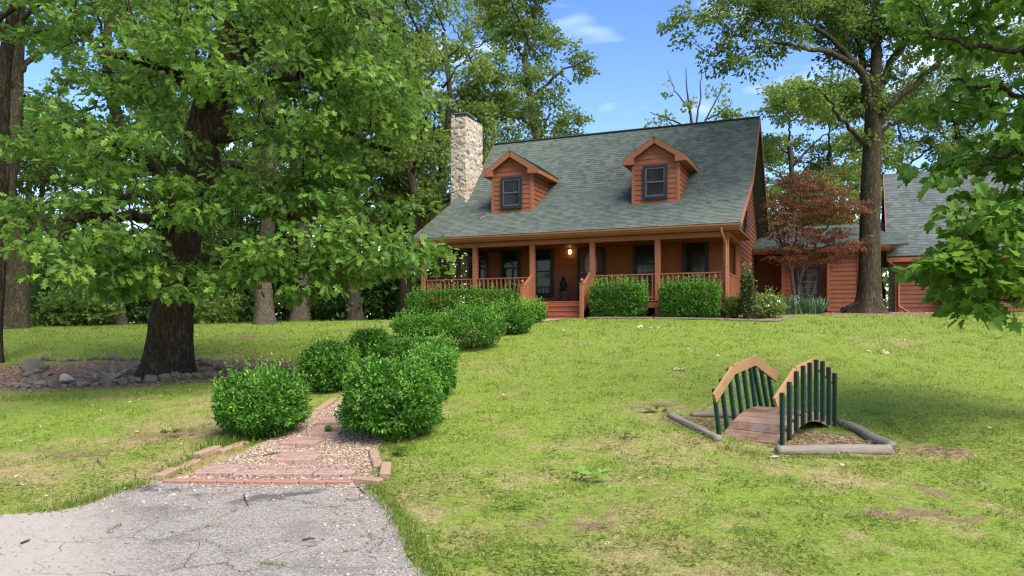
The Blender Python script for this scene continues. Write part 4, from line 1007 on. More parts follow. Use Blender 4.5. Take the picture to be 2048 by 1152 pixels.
# ------------------------------------------------------------------ the big oak
ox, oy, oz = gp(330, 748); ob = np.array([ox, oy, oz - .12])
def op(px, py, d, r): return (*wp(px, py, d), r)
trunk = [(*ob, .44), op(337, 690, oy, .40), op(350, 560, oy, .36), op(368, 450, oy, .36), op(396, 330, oy, .37), op(424, 225, oy, .365), op(466, 90, oy, .335), op(502, 10, oy - .2, .3), op(540, -140, oy - .3, .24), op(570, -330, oy, .16)]
limbs = [[op(380, 395, oy, .13), op(300, 330, oy - .8, .1), op(180, 268, oy - 1.4, .07), op(80, 250, oy - 1.8, .04)],
         [op(362, 450, oy, .12), op(300, 440, oy - 1.5, .09), op(220, 430, oy - 2.6, .06), op(130, 440, oy - 3.2, .03)],
         [op(415, 280, oy, .14), op(520, 250, oy - .6, .1), op(650, 255, oy - .9, .07), op(780, 300, oy - 1.0, .04)],
         [op(385, 380, oy, .12), op(480, 400, oy - 1.2, .09), op(600, 440, oy - 1.9, .06), op(720, 480, oy - 2.2, .03)],
         [op(430, 220, oy, .13), op(360, 150, oy - 1.5, .1), op(280, 120, oy - 2.6, .07), op(200, 110, oy - 3, .04)],
         [op(470, 110, oy, .14), op(590, 40, oy - .8, .1), op(700, 20, oy - 1.4, .06), op(800, 60, oy - 1.6, .04)],
         [op(440, 200, oy, .12), op(520, 160, oy - 1.8, .09), op(600, 150, oy - 3, .06)],
         [op(480, 70, oy, .12), op(380, -20, oy + .6, .09), op(250, -60, oy + 1, .05)],
         [op(395, 350, oy, .11), op(450, 330, oy + 1.4, .08), op(540, 340, oy + 2.6, .05)], [op(375, 410, oy, .11), op(300, 390, oy + 1.6, .08), op(200, 400, oy + 2.8, .04)],
         [op(352, 520, oy, .09), op(420, 520, oy - .8, .06), op(520, 545, oy - 1.2, .035), op(640, 590, oy - 1.2, .02)]]
def blob(px, py, d, rx, ry, rz, w=1): return (*wp(px, py, d), rx / F * d, ry, rz / F * d, w)
blobs = [blob(130, 290, 13.6, 150, 1.3, 80), blob(290, 300, 12.8, 150, 1.3, 110, .8), blob(60, 420, 13.4, 110, 1.2, 60, .7), blob(250, 440, 12.2, 190, 1.2, 90), blob(180, 540, 12.4, 160, 1.1, 75), blob(330, 560, 13.2, 150, 1.0, 70, .7),
         blob(420, 400, 13.2, 110, 1.0, 80, .8), blob(560, 340, 13.6, 170, 1.4, 90, 1), blob(700, 390, 14, 120, 1.2, 70, 1), blob(560, 450, 13.2, 190, 1.2, 75, 1.1), blob(720, 500, 13.2, 130, 1.0, 55, 1.1), blob(800, 500, 13.2, 60, .7, 30, 1.8), blob(600, 545, 13.6, 150, 1.2, 50, 1), blob(690, 590, 14.2, 60, .8, 40, .8),
         blob(440, 130, 12.6, 190, 1.4, 90, .8), blob(620, 180, 13.6, 170, 1.5, 110, 1.1), blob(750, 230, 14, 90, 1.2, 80, 1), blob(700, 80, 14, 130, 1.4, 90, 1), blob(560, 20, 13.6, 190, 1.6, 90, .9), blob(240, 120, 12.8, 160, 1.4, 80, .8), blob(300, 0, 13.5, 220, 1.6, 80, .7), blob(420, 200, 17.2, 300, 1.6, 180, .22), blob(380, 420, 17.4, 260, 1.4, 120, .25), blob(400, -150, 15, 420, 4, 140, .35)]
def oak_gap(C):                                   # openings in the crown: bare trunk stretches and sky holes
    k = np.ones(len(C), bool); px = CX + F * C[:, 0] / C[:, 1]; py = HZ - F * (C[:, 2] - CZ) / C[:, 1]
    for gx_, gy_, rx_, ry_ in ((424, 220, 66, 64), (476, 74, 64, 52), (370, 472, 52, 36), (110, 350, 74, 60), (335, 665, 170, 80), (140, 590, 60, 40), (480, 610, 60, 40), (40, 140, 50, 90), (300, 345, 40, 30), (520, 300, 40, 28), (750, 330, 46, 26), (185, 70, 40, 40), (640, 300, 34, 24), (30, 560, 60, 60)):
        k &= ((px - gx_) / rx_) ** 2 + ((py - gy_) / ry_) ** 2 > 1
    return k
tree('oak_tree', 'massive oak with dark furrowed trunk and large lobed leaves in the stone-edged bed', ob, trunk, limbs, blobs, 540, 54, T_OAKS, .172, OAKB, OAKL, 3, flare=.32, amp=.05, sides=72, rings=170, cl_r=(.55, .17), shell=.3, flat=.6, tone=(.46, .27), tw=.02, keep=oak_gap)

# right-hand maple that hangs into the frame; its trunk stands outside the picture
mb = np.array([7.9, 10.2, gz(7.9, 10.2) - .1])
def mp(px, py, d, r): return (*wp(px, py, d), r)
trunk = [(*mb, .2), (7.85, 10.2, 2.2, .17), (7.8, 10.1, 4.2, .14), (7.75, 10.0, 6.5, .1), (7.7, 10, 9, .05)]
limbs = [[(7.83, 10.2, 2.2, .06), mp(2100, 500, 9.6, .04), mp(1980, 540, 9.3, .025), mp(1860, 545, 9.2, .012)], [(7.8, 10.1, 3.4, .06), mp(2080, 300, 9.6, .04), mp(1960, 330, 9.5, .02)], [(7.8, 10.1, 4.4, .06), mp(2080, 120, 9.7, .04), mp(1930, 90, 9.6, .025), mp(1850, 60, 9.6, .015)],
         [(7.83, 10.2, 2.0, .05), mp(2120, 580, 9.2, .03), mp(2000, 600, 9, .015)], [(7.78, 10.1, 3.8, .05), mp(2050, 200, 10, .03), mp(1900, 160, 10.2, .015)]]
blobs = [blob(1985, 60, 10, 120, 1.0, 80, .6), blob(2040, 190, 10, 110, 1.0, 90, .55), blob(1930, 190, 10.2, 80, .7, 60, .5), blob(2000, 330, 9.8, 110, .9, 70, .9), blob(1905, 335, 9.6, 50, .5, 40, .8), blob(2010, 430, 9.4, 110, .8, 50, 1.2), blob(1920, 470, 9.4, 70, .6, 35, .9), blob(1985, 520, 9.3, 110, .8, 45, 1.2), blob(1885, 525, 9.2, 65, .5, 22, 1.6), blob(1975, 580, 9.2, 70, .6, 40, 1), blob(2045, 560, 9.4, 60, .7, 50, 1.0), blob(1945, 625, 9.1, 35, .3, 20, 1.2),
         blob(2150, 300, 10.2, 120, 1.6, 330, .4), blob(2000, -60, 10, 200, 1.5, 100, .5)]
def maple_gap(C):
    px = CX + F * C[:, 0] / C[:, 1]; py = HZ - F * (C[:, 2] - CZ) / C[:, 1]; k = np.ones(len(C), bool)
    for gx_, gy_, rx_, ry_ in ((1790, 560, 66, 110), (1840, 430, 78, 70), (1850, 600, 78, 62), (1840, 280, 70, 40), (1935, 265, 40, 22), (1990, 390, 30, 16), (1905, 130, 52, 42), (2010, 125, 36, 26), (1960, 225, 40, 24), (2020, 255, 30, 18), (1845, 180, 40, 34)): k &= ((px - gx_) / rx_) ** 2 + ((py - gy_) / ry_) ** 2 > 1
    return k
tree('maple_tree', 'broad-leaved maple whose drooping branches hide the right part of the garage', mb, trunk, limbs, blobs, 250, 27, T_MAPLES, .145, OAKB, MAPL, 11, keep=maple_gap, flare=.3, amp=.01, cl_r=(.33, .1), shell=.2, flat=.5, tone=(.5, .22), droop=.35, tw=.012)

# oak by the wing
q = gp(1738, 627); wb = np.array([12.25, 26.5, gz(12.25, 26.5) - .15]); d = 26.5
def rp(px, py, r, dd=0.0): return (*wp(px, py, d + dd), r)
trunk = [(*wb, .42), rp(1739, 590, .34), rp(1740, 480, .32), rp(1742, 380, .31), rp(1745, 290, .29), rp(1747, 240, .27)]
limbs = [[rp(1747, 260, .22), rp(1735, 190, .16, -.5), rp(1712, 130, .12, -1), rp(1665, 80, .085, -1.4), rp(1610, 40, .06, -1.8), rp(1570, -20, .05, -2)], [rp(1708, 130, .1, -1), rp(1650, 105, .08, -1.6), rp(1590, 92, .06, -2), rp(1520, 80, .03, -2.4)],
         [rp(1747, 240, .24), rp(1750, 150, .2, .3), rp(1758, 60, .16, .5), rp(1785, -40, .12, .6)], [rp(1748, 250, .16), rp(1728, 150, .12, 1), rp(1715, 60, .09, 1.5), rp(1700, -40, .06, 1.8)],
         [rp(1750, 260, .2), rp(1785, 205, .13, -.3), rp(1850, 150, .095, -.6), rp(1920, 85, .075, -.8), rp(2000, 55, .06, -1)], [rp(1750, 200, .16), rp(1790, 110, .12, .8), rp(1850, 50, .09, 1), rp(1900, -20, .06, 1.2)], [rp(1744, 300, .1), rp(1690, 245, .07, -1), rp(1650, 190, .04, -1.4)], [rp(1745, 290, .08), rp(1780, 250, .05, 1), rp(1830, 235, .03, 1.5)]]
bl = lambda px, py, rx, rz, w=1, dd=0.0, ry=1.2: blob(px, py, d + dd, rx, ry, rz, w)
blobs = [bl(1400, 55, 50, 35, .9, -2), bl(1470, 30, 60, 45, 1, -2), bl(1450, 110, 35, 25, .8, -2.2), bl(1560, 20, 80, 45, 1.2, -2), bl(1530, 85, 50, 25, .9, -2.2), bl(1640, 30, 70, 50, 1, -1), bl(1590, 85, 40, 25, .7, -2), bl(1720, 20, 80, 60, 1.2, 0), bl(1800, 30, 80, 60, 1.1, .5), bl(1700, 90, 60, 50, .9, 1), bl(1780, 120, 60, 50, .8, .5), bl(1650, 175, 45, 35, 1.1, -1.4), bl(1740, 200, 70, 40, .9, 0), bl(1830, 210, 50, 35, .7, 1), bl(1870, 110, 60, 40, .8, -.6), bl(1930, 60, 60, 40, .9, -.8), bl(1735, 260, 40, 25, .6, 0), bl(1660, -80, 260, 70, .6, 0, 3), bl(1505, 120, 30, 18, .6, -2.4), bl(1350, 40, 25, 18, .8, -2)]
tree('oak_tree', 'tall grey-barked oak with spreading limbs standing in front of the side wing', wb, trunk, limbs, blobs, 620, 50, T_LEAF, .17, MOSSB, BGL, 17, flare=.55, amp=.03, sides=36, rings=70, cl_r=(.42, .26), shell=.0, flat=.9, tone=(.32, .2), tw=.02)

# red Japanese maple
jb = np.array([*wp(1590, 620, 26.2)[:2], 0]); jb[2] = gz(jb[0], jb[1]) - .05; d = 26.2
trunk = [(*jb, .075), rp(1586, 570, .06), rp(1578, 530, .05), rp(1560, 480, .04), rp(1545, 430, .025)]
limbs = [[(*jb, .06), rp(1600, 560, .05), rp(1625, 500, .04, -.3), rp(1660, 440, .03, -.5), rp(1690, 400, .015, -.6)], [rp(1582, 545, .04), rp(1590, 480, .035, .3), rp(1600, 410, .025, .4), rp(1610, 360, .012, .4)], [rp(1625, 500, .03, -.3), rp(1665, 490, .025, -.7), rp(1710, 480, .012, -.9)], [rp(1570, 510, .03), rp(1545, 470, .02, -.6), rp(1535, 400, .012, -.8)], [rp(1600, 560, .03), rp(1620, 530, .025, .4), rp(1670, 520, .015, .6)]]
blobs = [bl(1590, 400, 60, 45, 1, 0, .9), bl(1560, 440, 40, 40, .8, -.4, .8), bl(1640, 400, 60, 40, 1, -.3, .9), bl(1690, 420, 45, 35, 1, -.6, .7), bl(1620, 470, 80, 30, .9, 0, .9), bl(1690, 485, 45, 25, 1.2, -.8, .7), bl(1600, 365, 40, 20, 1, .3, .7), bl(1570, 505, 45, 22, .7, -.2, .7), bl(1640, 525, 60, 20, .8, .3, .7), bl(1660, 360, 30, 20, .7, 0, .6), bl(1540, 390, 20, 25, .6, -.6, .5)]
tree('red_maple', 'small red-leaved Japanese maple with slender stems in front of the side wing', jb, trunk, limbs, blobs, 370, 50, T_DIA, .074, TWIGB, REDL, 23, flare=.2, amp=.004, cl_r=(.3, .07), shell=.1, flat=.5, tone=(.45, .25), tw=.009)

# ------------------------------------------------------------------ woodland trees behind
def wtree(px, py, dd, h, spread, label, seed, leafm=BGL, bark=GREYB, r=.3, lean=0.0, ncl=150, lpc=62, base_frac=.35, kind='oak_tree', lsz=.2, tone=(.45, .22), forks=5, dens=.0, keep=None):
    rng = np.random.default_rng(seed); x = (px - CX) / F * dd; y = dd; z = gz(x, y) - .15; b = np.array([x, y, z])
    top = np.array([x + lean * h, y + rng.normal(0, .5), z + h]); n = 6
    tr = []
    for i in range(n):
        t = i / (n - 1) * .75; p = b + (top - b) * t + (rng.normal(0, .012 * h, 3) * [1, 1, 0] if 0 < i else 0); tr.append((*p, r * (1 - .75 * t)))
    T = np.array(tr); limbs = []; blobs = []
    for k in range(forks + 3):
        t = base_frac + (1 - base_frac) * (k + .3) / (forks + 3) * .75; j = b + (top - b) * t; az = k * 2.4 + rng.uniform(-.4, .4); L_ = spread * (1.0 - .45 * (t - base_frac)) * rng.uniform(.75, 1.15)
        dv = np.array([math.cos(az), math.sin(az), rng.uniform(.35, .9)]); e = j + dv * L_ * .85; m_ = j + dv * L_ * .4 + np.array([0, 0, .08 * L_])
        rl = r * .42 * (1 - t * .6); limbs.append([(*j, rl), (*m_, rl * .7), (*e, rl * .25)])
        for _ in range(2):
            o = rng.normal(0, .28, 3) * spread; s = spread * rng.uniform(.28, .44); c = e * .82 + m_ * .18 + o * [1, 1, .6]; blobs.append((*c, s, s, s * .62, 1))
    blobs.append((*(b + (top - b) * .95), spread * .45, spread * .45, spread * .4, 1.0))
    return tree(kind, label, b, tr, limbs, blobs, ncl, lpc, T_DIA, lsz, bark, leafm, seed, group=None, cl_r=(.55, .34), flare=.5, amp=.015, sides=14, rings=26, shell=.0, flat=1.0, tone=tone, tw=.03, keep=keep)
def behind_house(C):
    a, b = house_ab(C[:, 0], C[:, 1]); return ~((a < 12.2) & (b < 11.5))
wtree(-24, 720, 17.2, 15, 4.0, 'dark-trunked oak rising along the left edge of the photo', 31, OAKL, OAKB, .2, .035, 90, 55, .5, lsz=.19, tone=(.4, .2))
wtree(26, 655, 24.5, 14, 4.2, 'broad-trunked oak at the far left behind the lawn', 32, OAKL, MOSSB, .36, .0, 150, 60, .42, lsz=.2, tone=(.4, .2))
wtree(232, 652, 27.5, 15, 4.2, 'straight-trunked oak seen left of the big oak trunk', 33, BGL, GREYB, .29, -.01, 150, 62, .4)
wtree(530, 647, 26.5, 14.5, 4.2, 'oak with pale flaking bark and wide root flare on the lawn edge', 34, BGL, GREYB, .29, .02, 150, 62, .42)
wtree(598, 637, 30, 15, 4.0, 'flared-base oak just right of the pale flaking-bark oak', 35, BGL, GREYB, .31, -.02, 140, 62, .42)
wtree(712, 630, 32, 14, 3.6, 'slender pale-trunked tree left of the hedge-side trunk', 36, BGL, GREYB, .28, -.03, 130, 62, .4)
wtree(812, 626, 33, 16, 4.0, 'slim leaning tree beside the left end of the porch', 37, BGL2, MOSSB, .26, .05, 270, 62, .25, keep=behind_house)
wtree(868, 640, 37, 19.0, 4.6, 'bright green tall tree rising behind the stone chimney', 38, BGL2, MOSSB, .22, .035, 430, 66, .22, keep=behind_house)
wtree(1062, 640, 42, 19.5, 4.4, 'many-limbed tree directly behind the left half of the roof', 39, BGL, GREYB, .36, .0, 340, 66, .26, keep=behind_house, tone=(.5, .22))
wtree(960, 640, 50, 21, 5.0, 'pale green tree far behind the chimney', 40, BGL2, GREYB, .34, .0, 300, 62, .2)
wtree(1352, 640, 44, 10.5, 1.7, 'small leafy tree peeping over the middle of the roof ridge', 42, BGL2, GREYB, .2, .0, 60, 40, .7)
wtree(1580, 640, 43, 13.0, 3.2, 'pale green tree behind the right end of the roof', 43, BGL2, GREYB, .26, .0, 300, 62, .3, tone=(.5, .24))
wtree(1660, 640, 46, 13.6, 3.6, 'green tree behind the red maple and side wing', 44, BGL2, GREYB, .3, .02, 320, 62, .15)
wtree(1790, 640, 48, 14.5, 4.0, 'tree with dark forked limbs behind the garage ridge', 45, BGL2, GREYB, .32, .02, 280, 62, .25)
wtree(1915, 640, 47, 16, 4.2, 'light green tree behind the middle of the garage roof', 46, BGL2, GREYB, .32, .0, 200, 62, .36)
wtree(2060, 640, 46, 18, 4.6, 'tall tree beyond the right end of the garage', 47, BGL, GREYB, .32, .0, 180, 62, .3)
for k, (px, dd, h, sp) in enumerate(((60, 33, 9, 3.6), (190, 36, 8.5, 3.6), (330, 34, 8, 3.4), (470, 36, 9, 3.8), (570, 38, 8.5, 3.6), (680, 37, 9, 3.6), (770, 39, 10, 3.8), (-60, 38, 10, 4), (420, 42, 11, 4), (850, 43, 11, 4.2))):
    wtree(px, 640, dd, h, sp, ['low-branched young tree in the wood behind the far left oak', 'low-branched young tree left of the straight trunk', 'low-branched young tree behind the big oak trunk', 'low-branched young tree behind the flaking-bark oak', 'low-branched young tree behind the flared oak', 'low-branched young tree behind the slender pale trunk', 'low-branched young tree behind the leaning trunk', 'low-branched young tree at the left edge of the photo', 'second-row young tree deep in the wood', 'young tree seen past the left end of the porch'][k], 90 + k, [BGL, BGL2, BGL][k % 3], GREYB, .14, .0, 120, 62, .06, kind='young_tree', lsz=.22, tone=(.38, .24))
for k, (px, dd, h, sp, lf) in enumerate(((-130, 36, 15, 4.5, BGL), (70, 42, 13, 4.2, BGL2), (330, 41, 14, 4.4, BGL2), (440, 46, 14, 4.6, BGL), (650, 44, 13, 4.4, BGL2), (790, 48, 16, 4.8, BGL))):
    wtree(px, 640, dd, h, sp, ['woodland tree beyond the far left trunks', 'pale tree in the sky gap left of the big oak', 'light green tree far behind the big oak trunk', 'distant tree behind the flaking-bark oak', 'pale distant tree behind the slender pale trunk', 'distant woodland tree left of the house'][k], 60 + k, lf, GREYB, .26, .0, 130, 62, .25)
# leaf-poor tree above the ridge
bx = wp(1395, 640, 40); b = np.array([bx[0], bx[1], 2.0]); d = 40
trunk = [(*b, .16), rp(1398, 400, .12), rp(1385, 260, .075), rp(1374, 180, .035), rp(1372, 135, .012)]
limbs = [[rp(1388, 270, .07), rp(1398, 215, .045), rp(1402, 150, .02), rp(1400, 125, .008)], [rp(1390, 280, .07), rp(1425, 215, .04), rp(1442, 180, .02), rp(1448, 168, .015)], [rp(1384, 265, .07), rp(1345, 240, .04), rp(1300, 225, .015)], [rp(1380, 220, .05), rp(1350, 180, .025), rp(1335, 140, .01)], [rp(1410, 240, .05), rp(1440, 225, .03), rp(1465, 205, .012)]]
blobs = [bl(1440, 185, 18, 18, 1, 0, .5), bl(1450, 225, 25, 14, 1, 0, .5), bl(1385, 215, 18, 15, .8, 0, .4), bl(1310, 240, 18, 12, .8, 0, .4), bl(1350, 235, 25, 12, .7, 0, .4), bl(1470, 235, 20, 14, 1, 0, .5), bl(1342, 175, 9, 20, .4, 0, .3)]
tree('oak_tree', 'half-bare tree with thin upright twigs showing above the roof ridge', b, trunk, limbs, blobs, 46, 16, T_DIA, .2, GREYB, BGL2, 71, flare=.2, amp=.01, cl_r=(.35, .28), shell=0, flat=1.0, tw=.022)

# ------------------------------------------------------------------ shrubs and hedges
def shrub(name, label, c, rx, ry, h, n, seed, cat='shrub', group=None, p=2.3, leafm=BOXL, lsize=.05, lump=.24, tmpl=T_LEAF, tone=.45, rz=0.0, sprigs=110, low=.08, parts=True, yz=.5):
    rng = np.random.default_rng(seed); c = np.array(c, float); t = thing(name, c, label, cat, group, rz); cz = h * yz
    cl = Cloud()
    u = rdir(rng, n); u[:, 2] = np.where((u[:, 2] < -.55) & (rng.uniform(size=n) < .5), -u[:, 2], u[:, 2]); 
    e = (np.abs(u) ** p).sum(1) ** (-1 / p)
    bump = 1 + (fbm(u * 2.2 + seed, seed, 3) - .5) * lump * 2 + (fbm(u * 6 + seed, seed + 5, 2) - .5) * lump * 1.3
    dep = rng.uniform(0, 1, n) ** 1.5 * .34
    P = u * (e * bump * (1 - dep))[:, None] * np.array([rx, ry, cz * 1.0]) + np.array([0, 0, cz])
    P[:, 2] = np.maximum(P[:, 2], low * h * rng.uniform(.3, 1.3, n))
    nrm = unit(u / np.array([rx, ry, cz]) + 1e-6)
    ax = unit(nrm * .7 + rng.normal(0, .6, (n, 3)) + np.array([0, 0, .35])); nr = unit(nrm + rng.normal(0, .55, (n, 3)) + np.array([0, 0, .5]))
    gap = fbm(u * 5.5 + seed * .7, seed + 8, 2); kp = (gap > .37) | (dep > .18) | (rng.uniform(size=n) < .25); P, u, nrm, ax, nr = P[kp], u[kp], nrm[kp], ax[kp], nr[kp]; n = len(P)
    tint = np.clip(rng.normal(tone, .24, n) + .25 * (fbm(u * 3, seed + 2, 2) - .5) * 2, 0, 1)
    cl.add(P, ax, nr, lsize * rng.uniform(.5, 1.35, n), tmpl, tint)
    if sprigs:                                    # fresh shoots standing out of the clipped outline
        us = rdir(rng, sprigs); us[:, 2] = np.abs(us[:, 2]) * 1.0 + .05; us = unit(us); es = (np.abs(us) ** p).sum(1) ** (-1 / p)
        bs = 1 + (fbm(us * 2.2 + seed, seed, 3) - .5) * lump * 2
        Q = us * (es * bs)[:, None] * np.array([rx, ry, cz]) + np.array([0, 0, cz])
        for k in range(7):
            PP = Q + (us * .3 + np.array([0, 0, 1.0])) * (k * lsize * .5) + rng.normal(0, lsize * .25, (sprigs, 3))
            cl.add(PP, unit(rng.normal(0, .6, (sprigs, 3)) + np.array([0, 0, .7])), unit(rng.normal(0, .8, (sprigs, 3)) + np.array([0, 0, .6])), lsize * rng.uniform(.6, 1.05, sprigs), tmpl, np.clip(rng.normal(.78, .15, sprigs), 0, 1))
    cl.build('foliage', leafm, t)
    w = Wood()
    for k in range(9):
        a = rng.uniform(0, 6.28); b0 = np.array([math.cos(a) * .08, math.sin(a) * .08, -.08]); e_ = np.array([math.cos(a) * rx * .55, math.sin(a) * ry * .55, h * rng.uniform(.5, .8)])
        w.tube(spline([b0, b0 * .4 + e_ * .5 - np.array([0, 0, .08 * h]), e_], 6), np.linspace(.022, .006, 6), 5)
    w.build('stem', TWIGB, t); return t
def shrub_px(px, py, width, top, label, seed, n, name='shrub', dy=0.0, **kw):
    q = gp(px, py); y = q[1] + dy; x = (px - CX) / F * y; r = width / F * y / 2 * .97; h = (CZ - (top - HZ) / F * y - gz(x, y)) * .9
    return shrub(name, label, (x, y, gz(x, y)), r, kw.pop('ry', r), h, n, seed, group=kw.pop('group', 'clipped shrubs lining the path'), **kw)
shrub_px(522, 880, 176, 735, 'rounded shrub nearest the driveway on the left of the path', 1, 17000, dy=.25, p=2.5)
shrub_px(782, 888, 200, 712, 'largest rounded shrub, nearest the driveway on the right of the path', 2, 22000, dy=.35, p=2.5)
shrub_px(660, 788, 116, 680, 'second shrub on the left of the path, behind the near left one', 3, 12000, dy=.3)
shrub_px(738, 735, 80, 655, 'dark spiky-topped shrub, third on the left of the path', 4, 9000, dy=.3, lump=.24, sprigs=90, tone=.3)
shrub_px(836, 676, 100, 628, 'broad low shrub, furthest of the left path row', 5, 10000, dy=.3, lsize=.055)
shrub_px(862, 800, 96, 700, 'shrub tucked close behind the largest right-hand shrub', 6, 11000, dy=.35)
shrub_px(838, 742, 152, 672, 'wide bright shrub in the middle of the right path row', 7, 12000, dy=.3, lsize=.055, tone=.55)
shrub_px(942, 702, 134, 606, 'tall rounded shrub, fourth in the right path row', 8, 12000, dy=.4, lsize=.055, tone=.5)
shrub_px(1024, 672, 88, 602, 'shrub fifth in the right path row, toward the steps', 9, 9000, dy=.4, lsize=.06, tone=.5)
shrub_px(1062, 648, 60, 604, 'last shrub of the right path row beside the porch steps', 10, 7000, dy=.6, lsize=.06, tone=.55)
def hedge(a0, a1, b, h, label, seed, n, dpt=.42, z0=0.0, group='clipped porch hedges'):
    c = HW((a0 + a1) / 2, b); return shrub('hedge', label, (c[0], c[1], gz(c[0], c[1]) + z0), (a1 - a0) / 2, dpt, h, n, seed, 'hedge', group, p=7, lsize=.06, lump=.05, rz=-TH, sprigs=170, low=.1, tone=.4)
hedge(2.38, 4.15, -.62, 1.06, 'boxy clipped hedge beside the porch steps, right of the stair rail', 21, 14000)
hedge(.1, 1.9, -.62, 1.04, 'boxy clipped hedge at the right end of the porch', 22, 15000)
hedge(6.75, 10.9, -.6, 1.0, 'long low clipped hedge under the left half of the porch', 23, 20000)
# plants by the right corner
cq = HW(-.72, -.75); cz_ = gz(cq[0], cq[1])
shrub('conifer', 'thin columnar conifer at the right corner of the porch', (cq[0], cq[1], cz_), .15, .15, 1.32, 3600, 31, 'conifer', None, p=2.2, leafm=CONEL, lsize=.09, lump=.25, tmpl=T_DIA, sprigs=25)
q = HW(-1.15, -.2); sb = shrub('shrub', 'low white-flowering shrub behind the columnar conifer', (q[0], q[1], gz(q[0], q[1])), .55, .42, .66, 5200, 32, 'shrub', None, leafm=BGL2, lsize=.07, lump=.3, sprigs=30)
q2 = HW(-.28, -.35); shrub('shrub', 'small loose shrub between downspout and columnar conifer', (q2[0], q2[1], gz(q2[0], q2[1])), .34, .3, .62, 2600, 33, 'shrub', None, leafm=BGL, lsize=.06, lump=.35, sprigs=20)
rng = np.random.default_rng(40); cl = Cloud(); n = 120; u = rdir(rng, n); u[:, 2] = np.abs(u[:, 2])
cl.add(u * [.55, .42, .42] + np.array([0, 0, .3]), rdir(rng, n), unit(u + 1e-3), .07, T_DIA, .5); cl.build('blossom', WHITEM, sb)
q = wp(1594, 626, 26.0); x, y = q[0], q[1]
iris = thing('iris_clump', (x, y, gz(x, y)), 'wide clump of sword-leaved iris at the foot of the red maple', 'plant'); cl = Cloud(); n = 620
ctr = np.stack([rng.uniform(-.78, .78, n), rng.uniform(-.3, .3, n), np.full(n, -.02)], -1); ax = np.stack([ctr[:, 0] * .55 + rng.normal(0, .25, n), ctr[:, 1] * .4 + rng.normal(0, .25, n), np.ones(n)], -1)
cl.add(ctr, ax, rdir(rng, n), rng.uniform(.38, .72, n), T_BLADE, rng.uniform(.1, 1, n)); cl.build('blades', IRISL, iris)
cl = Cloud(); n = 26; P = np.stack([rng.uniform(-.85, .85, n), rng.uniform(-.3, .2, n), rng.uniform(.3, .62, n)], -1); cl.add(P, rdir(rng, n), rdir(rng, n), .06, T_DIA, .5); cl.build('blossom', WHITEM, iris)
q = wp(1925, 618, 29.3); shrub('shrub', 'dense round evergreen shrub against the garage front wall', (q[0], q[1], gz(q[0], q[1])), .85, .6, 1.35, 9000, 34, 'shrub', None, lsize=.075, lump=.2, sprigs=40)
# bushes at the wood edge
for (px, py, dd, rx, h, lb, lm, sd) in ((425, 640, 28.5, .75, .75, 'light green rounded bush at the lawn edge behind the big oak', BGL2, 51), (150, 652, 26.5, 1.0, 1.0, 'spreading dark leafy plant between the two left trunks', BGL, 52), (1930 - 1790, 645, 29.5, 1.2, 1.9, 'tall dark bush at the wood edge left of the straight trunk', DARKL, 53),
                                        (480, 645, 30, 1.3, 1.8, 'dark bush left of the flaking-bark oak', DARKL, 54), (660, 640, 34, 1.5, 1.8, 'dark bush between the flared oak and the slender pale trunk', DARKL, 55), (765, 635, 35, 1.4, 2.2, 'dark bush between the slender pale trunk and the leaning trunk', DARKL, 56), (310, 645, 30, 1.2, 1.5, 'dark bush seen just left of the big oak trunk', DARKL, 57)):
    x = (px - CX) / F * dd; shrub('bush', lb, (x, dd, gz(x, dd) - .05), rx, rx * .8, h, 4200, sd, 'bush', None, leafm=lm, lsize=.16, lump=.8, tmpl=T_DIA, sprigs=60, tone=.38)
# undergrowth band of the wood: one mass
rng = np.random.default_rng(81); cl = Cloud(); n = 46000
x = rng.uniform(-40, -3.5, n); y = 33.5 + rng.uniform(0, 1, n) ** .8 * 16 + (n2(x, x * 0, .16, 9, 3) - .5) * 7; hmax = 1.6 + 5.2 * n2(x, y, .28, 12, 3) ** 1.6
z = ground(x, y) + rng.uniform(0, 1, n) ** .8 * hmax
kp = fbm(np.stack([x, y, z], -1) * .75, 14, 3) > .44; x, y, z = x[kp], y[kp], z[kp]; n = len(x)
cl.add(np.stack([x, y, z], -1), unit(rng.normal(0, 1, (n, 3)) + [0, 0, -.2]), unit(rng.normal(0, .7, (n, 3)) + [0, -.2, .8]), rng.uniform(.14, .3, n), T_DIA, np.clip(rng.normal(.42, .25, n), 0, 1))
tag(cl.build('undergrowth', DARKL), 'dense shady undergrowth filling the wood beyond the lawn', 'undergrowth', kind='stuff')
cl = Cloud(); n = 40000; x = rng.uniform(-44, 54, n); y = rng.uniform(54, 64, n); z = ground(x, y) + rng.uniform(0, 1, n) ** .8 * (4.5 + 8.5 * n2(x, y, .13, 15, 3))
kp = fbm(np.stack([x, y, z], -1) * .5, 19, 3) > .42; x, y, z = x[kp], y[kp], z[kp]; n = len(x)
cl.add(np.stack([x, y, z], -1), rdir(rng, n), unit(rng.normal(0, .7, (n, 3)) + [0, 0, .8]), rng.uniform(.3, .55, n), T_DIA, np.clip(rng.normal(.5, .25, n), 0, 1))
tag(cl.build('distant_woods', BGL), 'far-off woodland reading as one green mass', 'woods', kind='stuff')

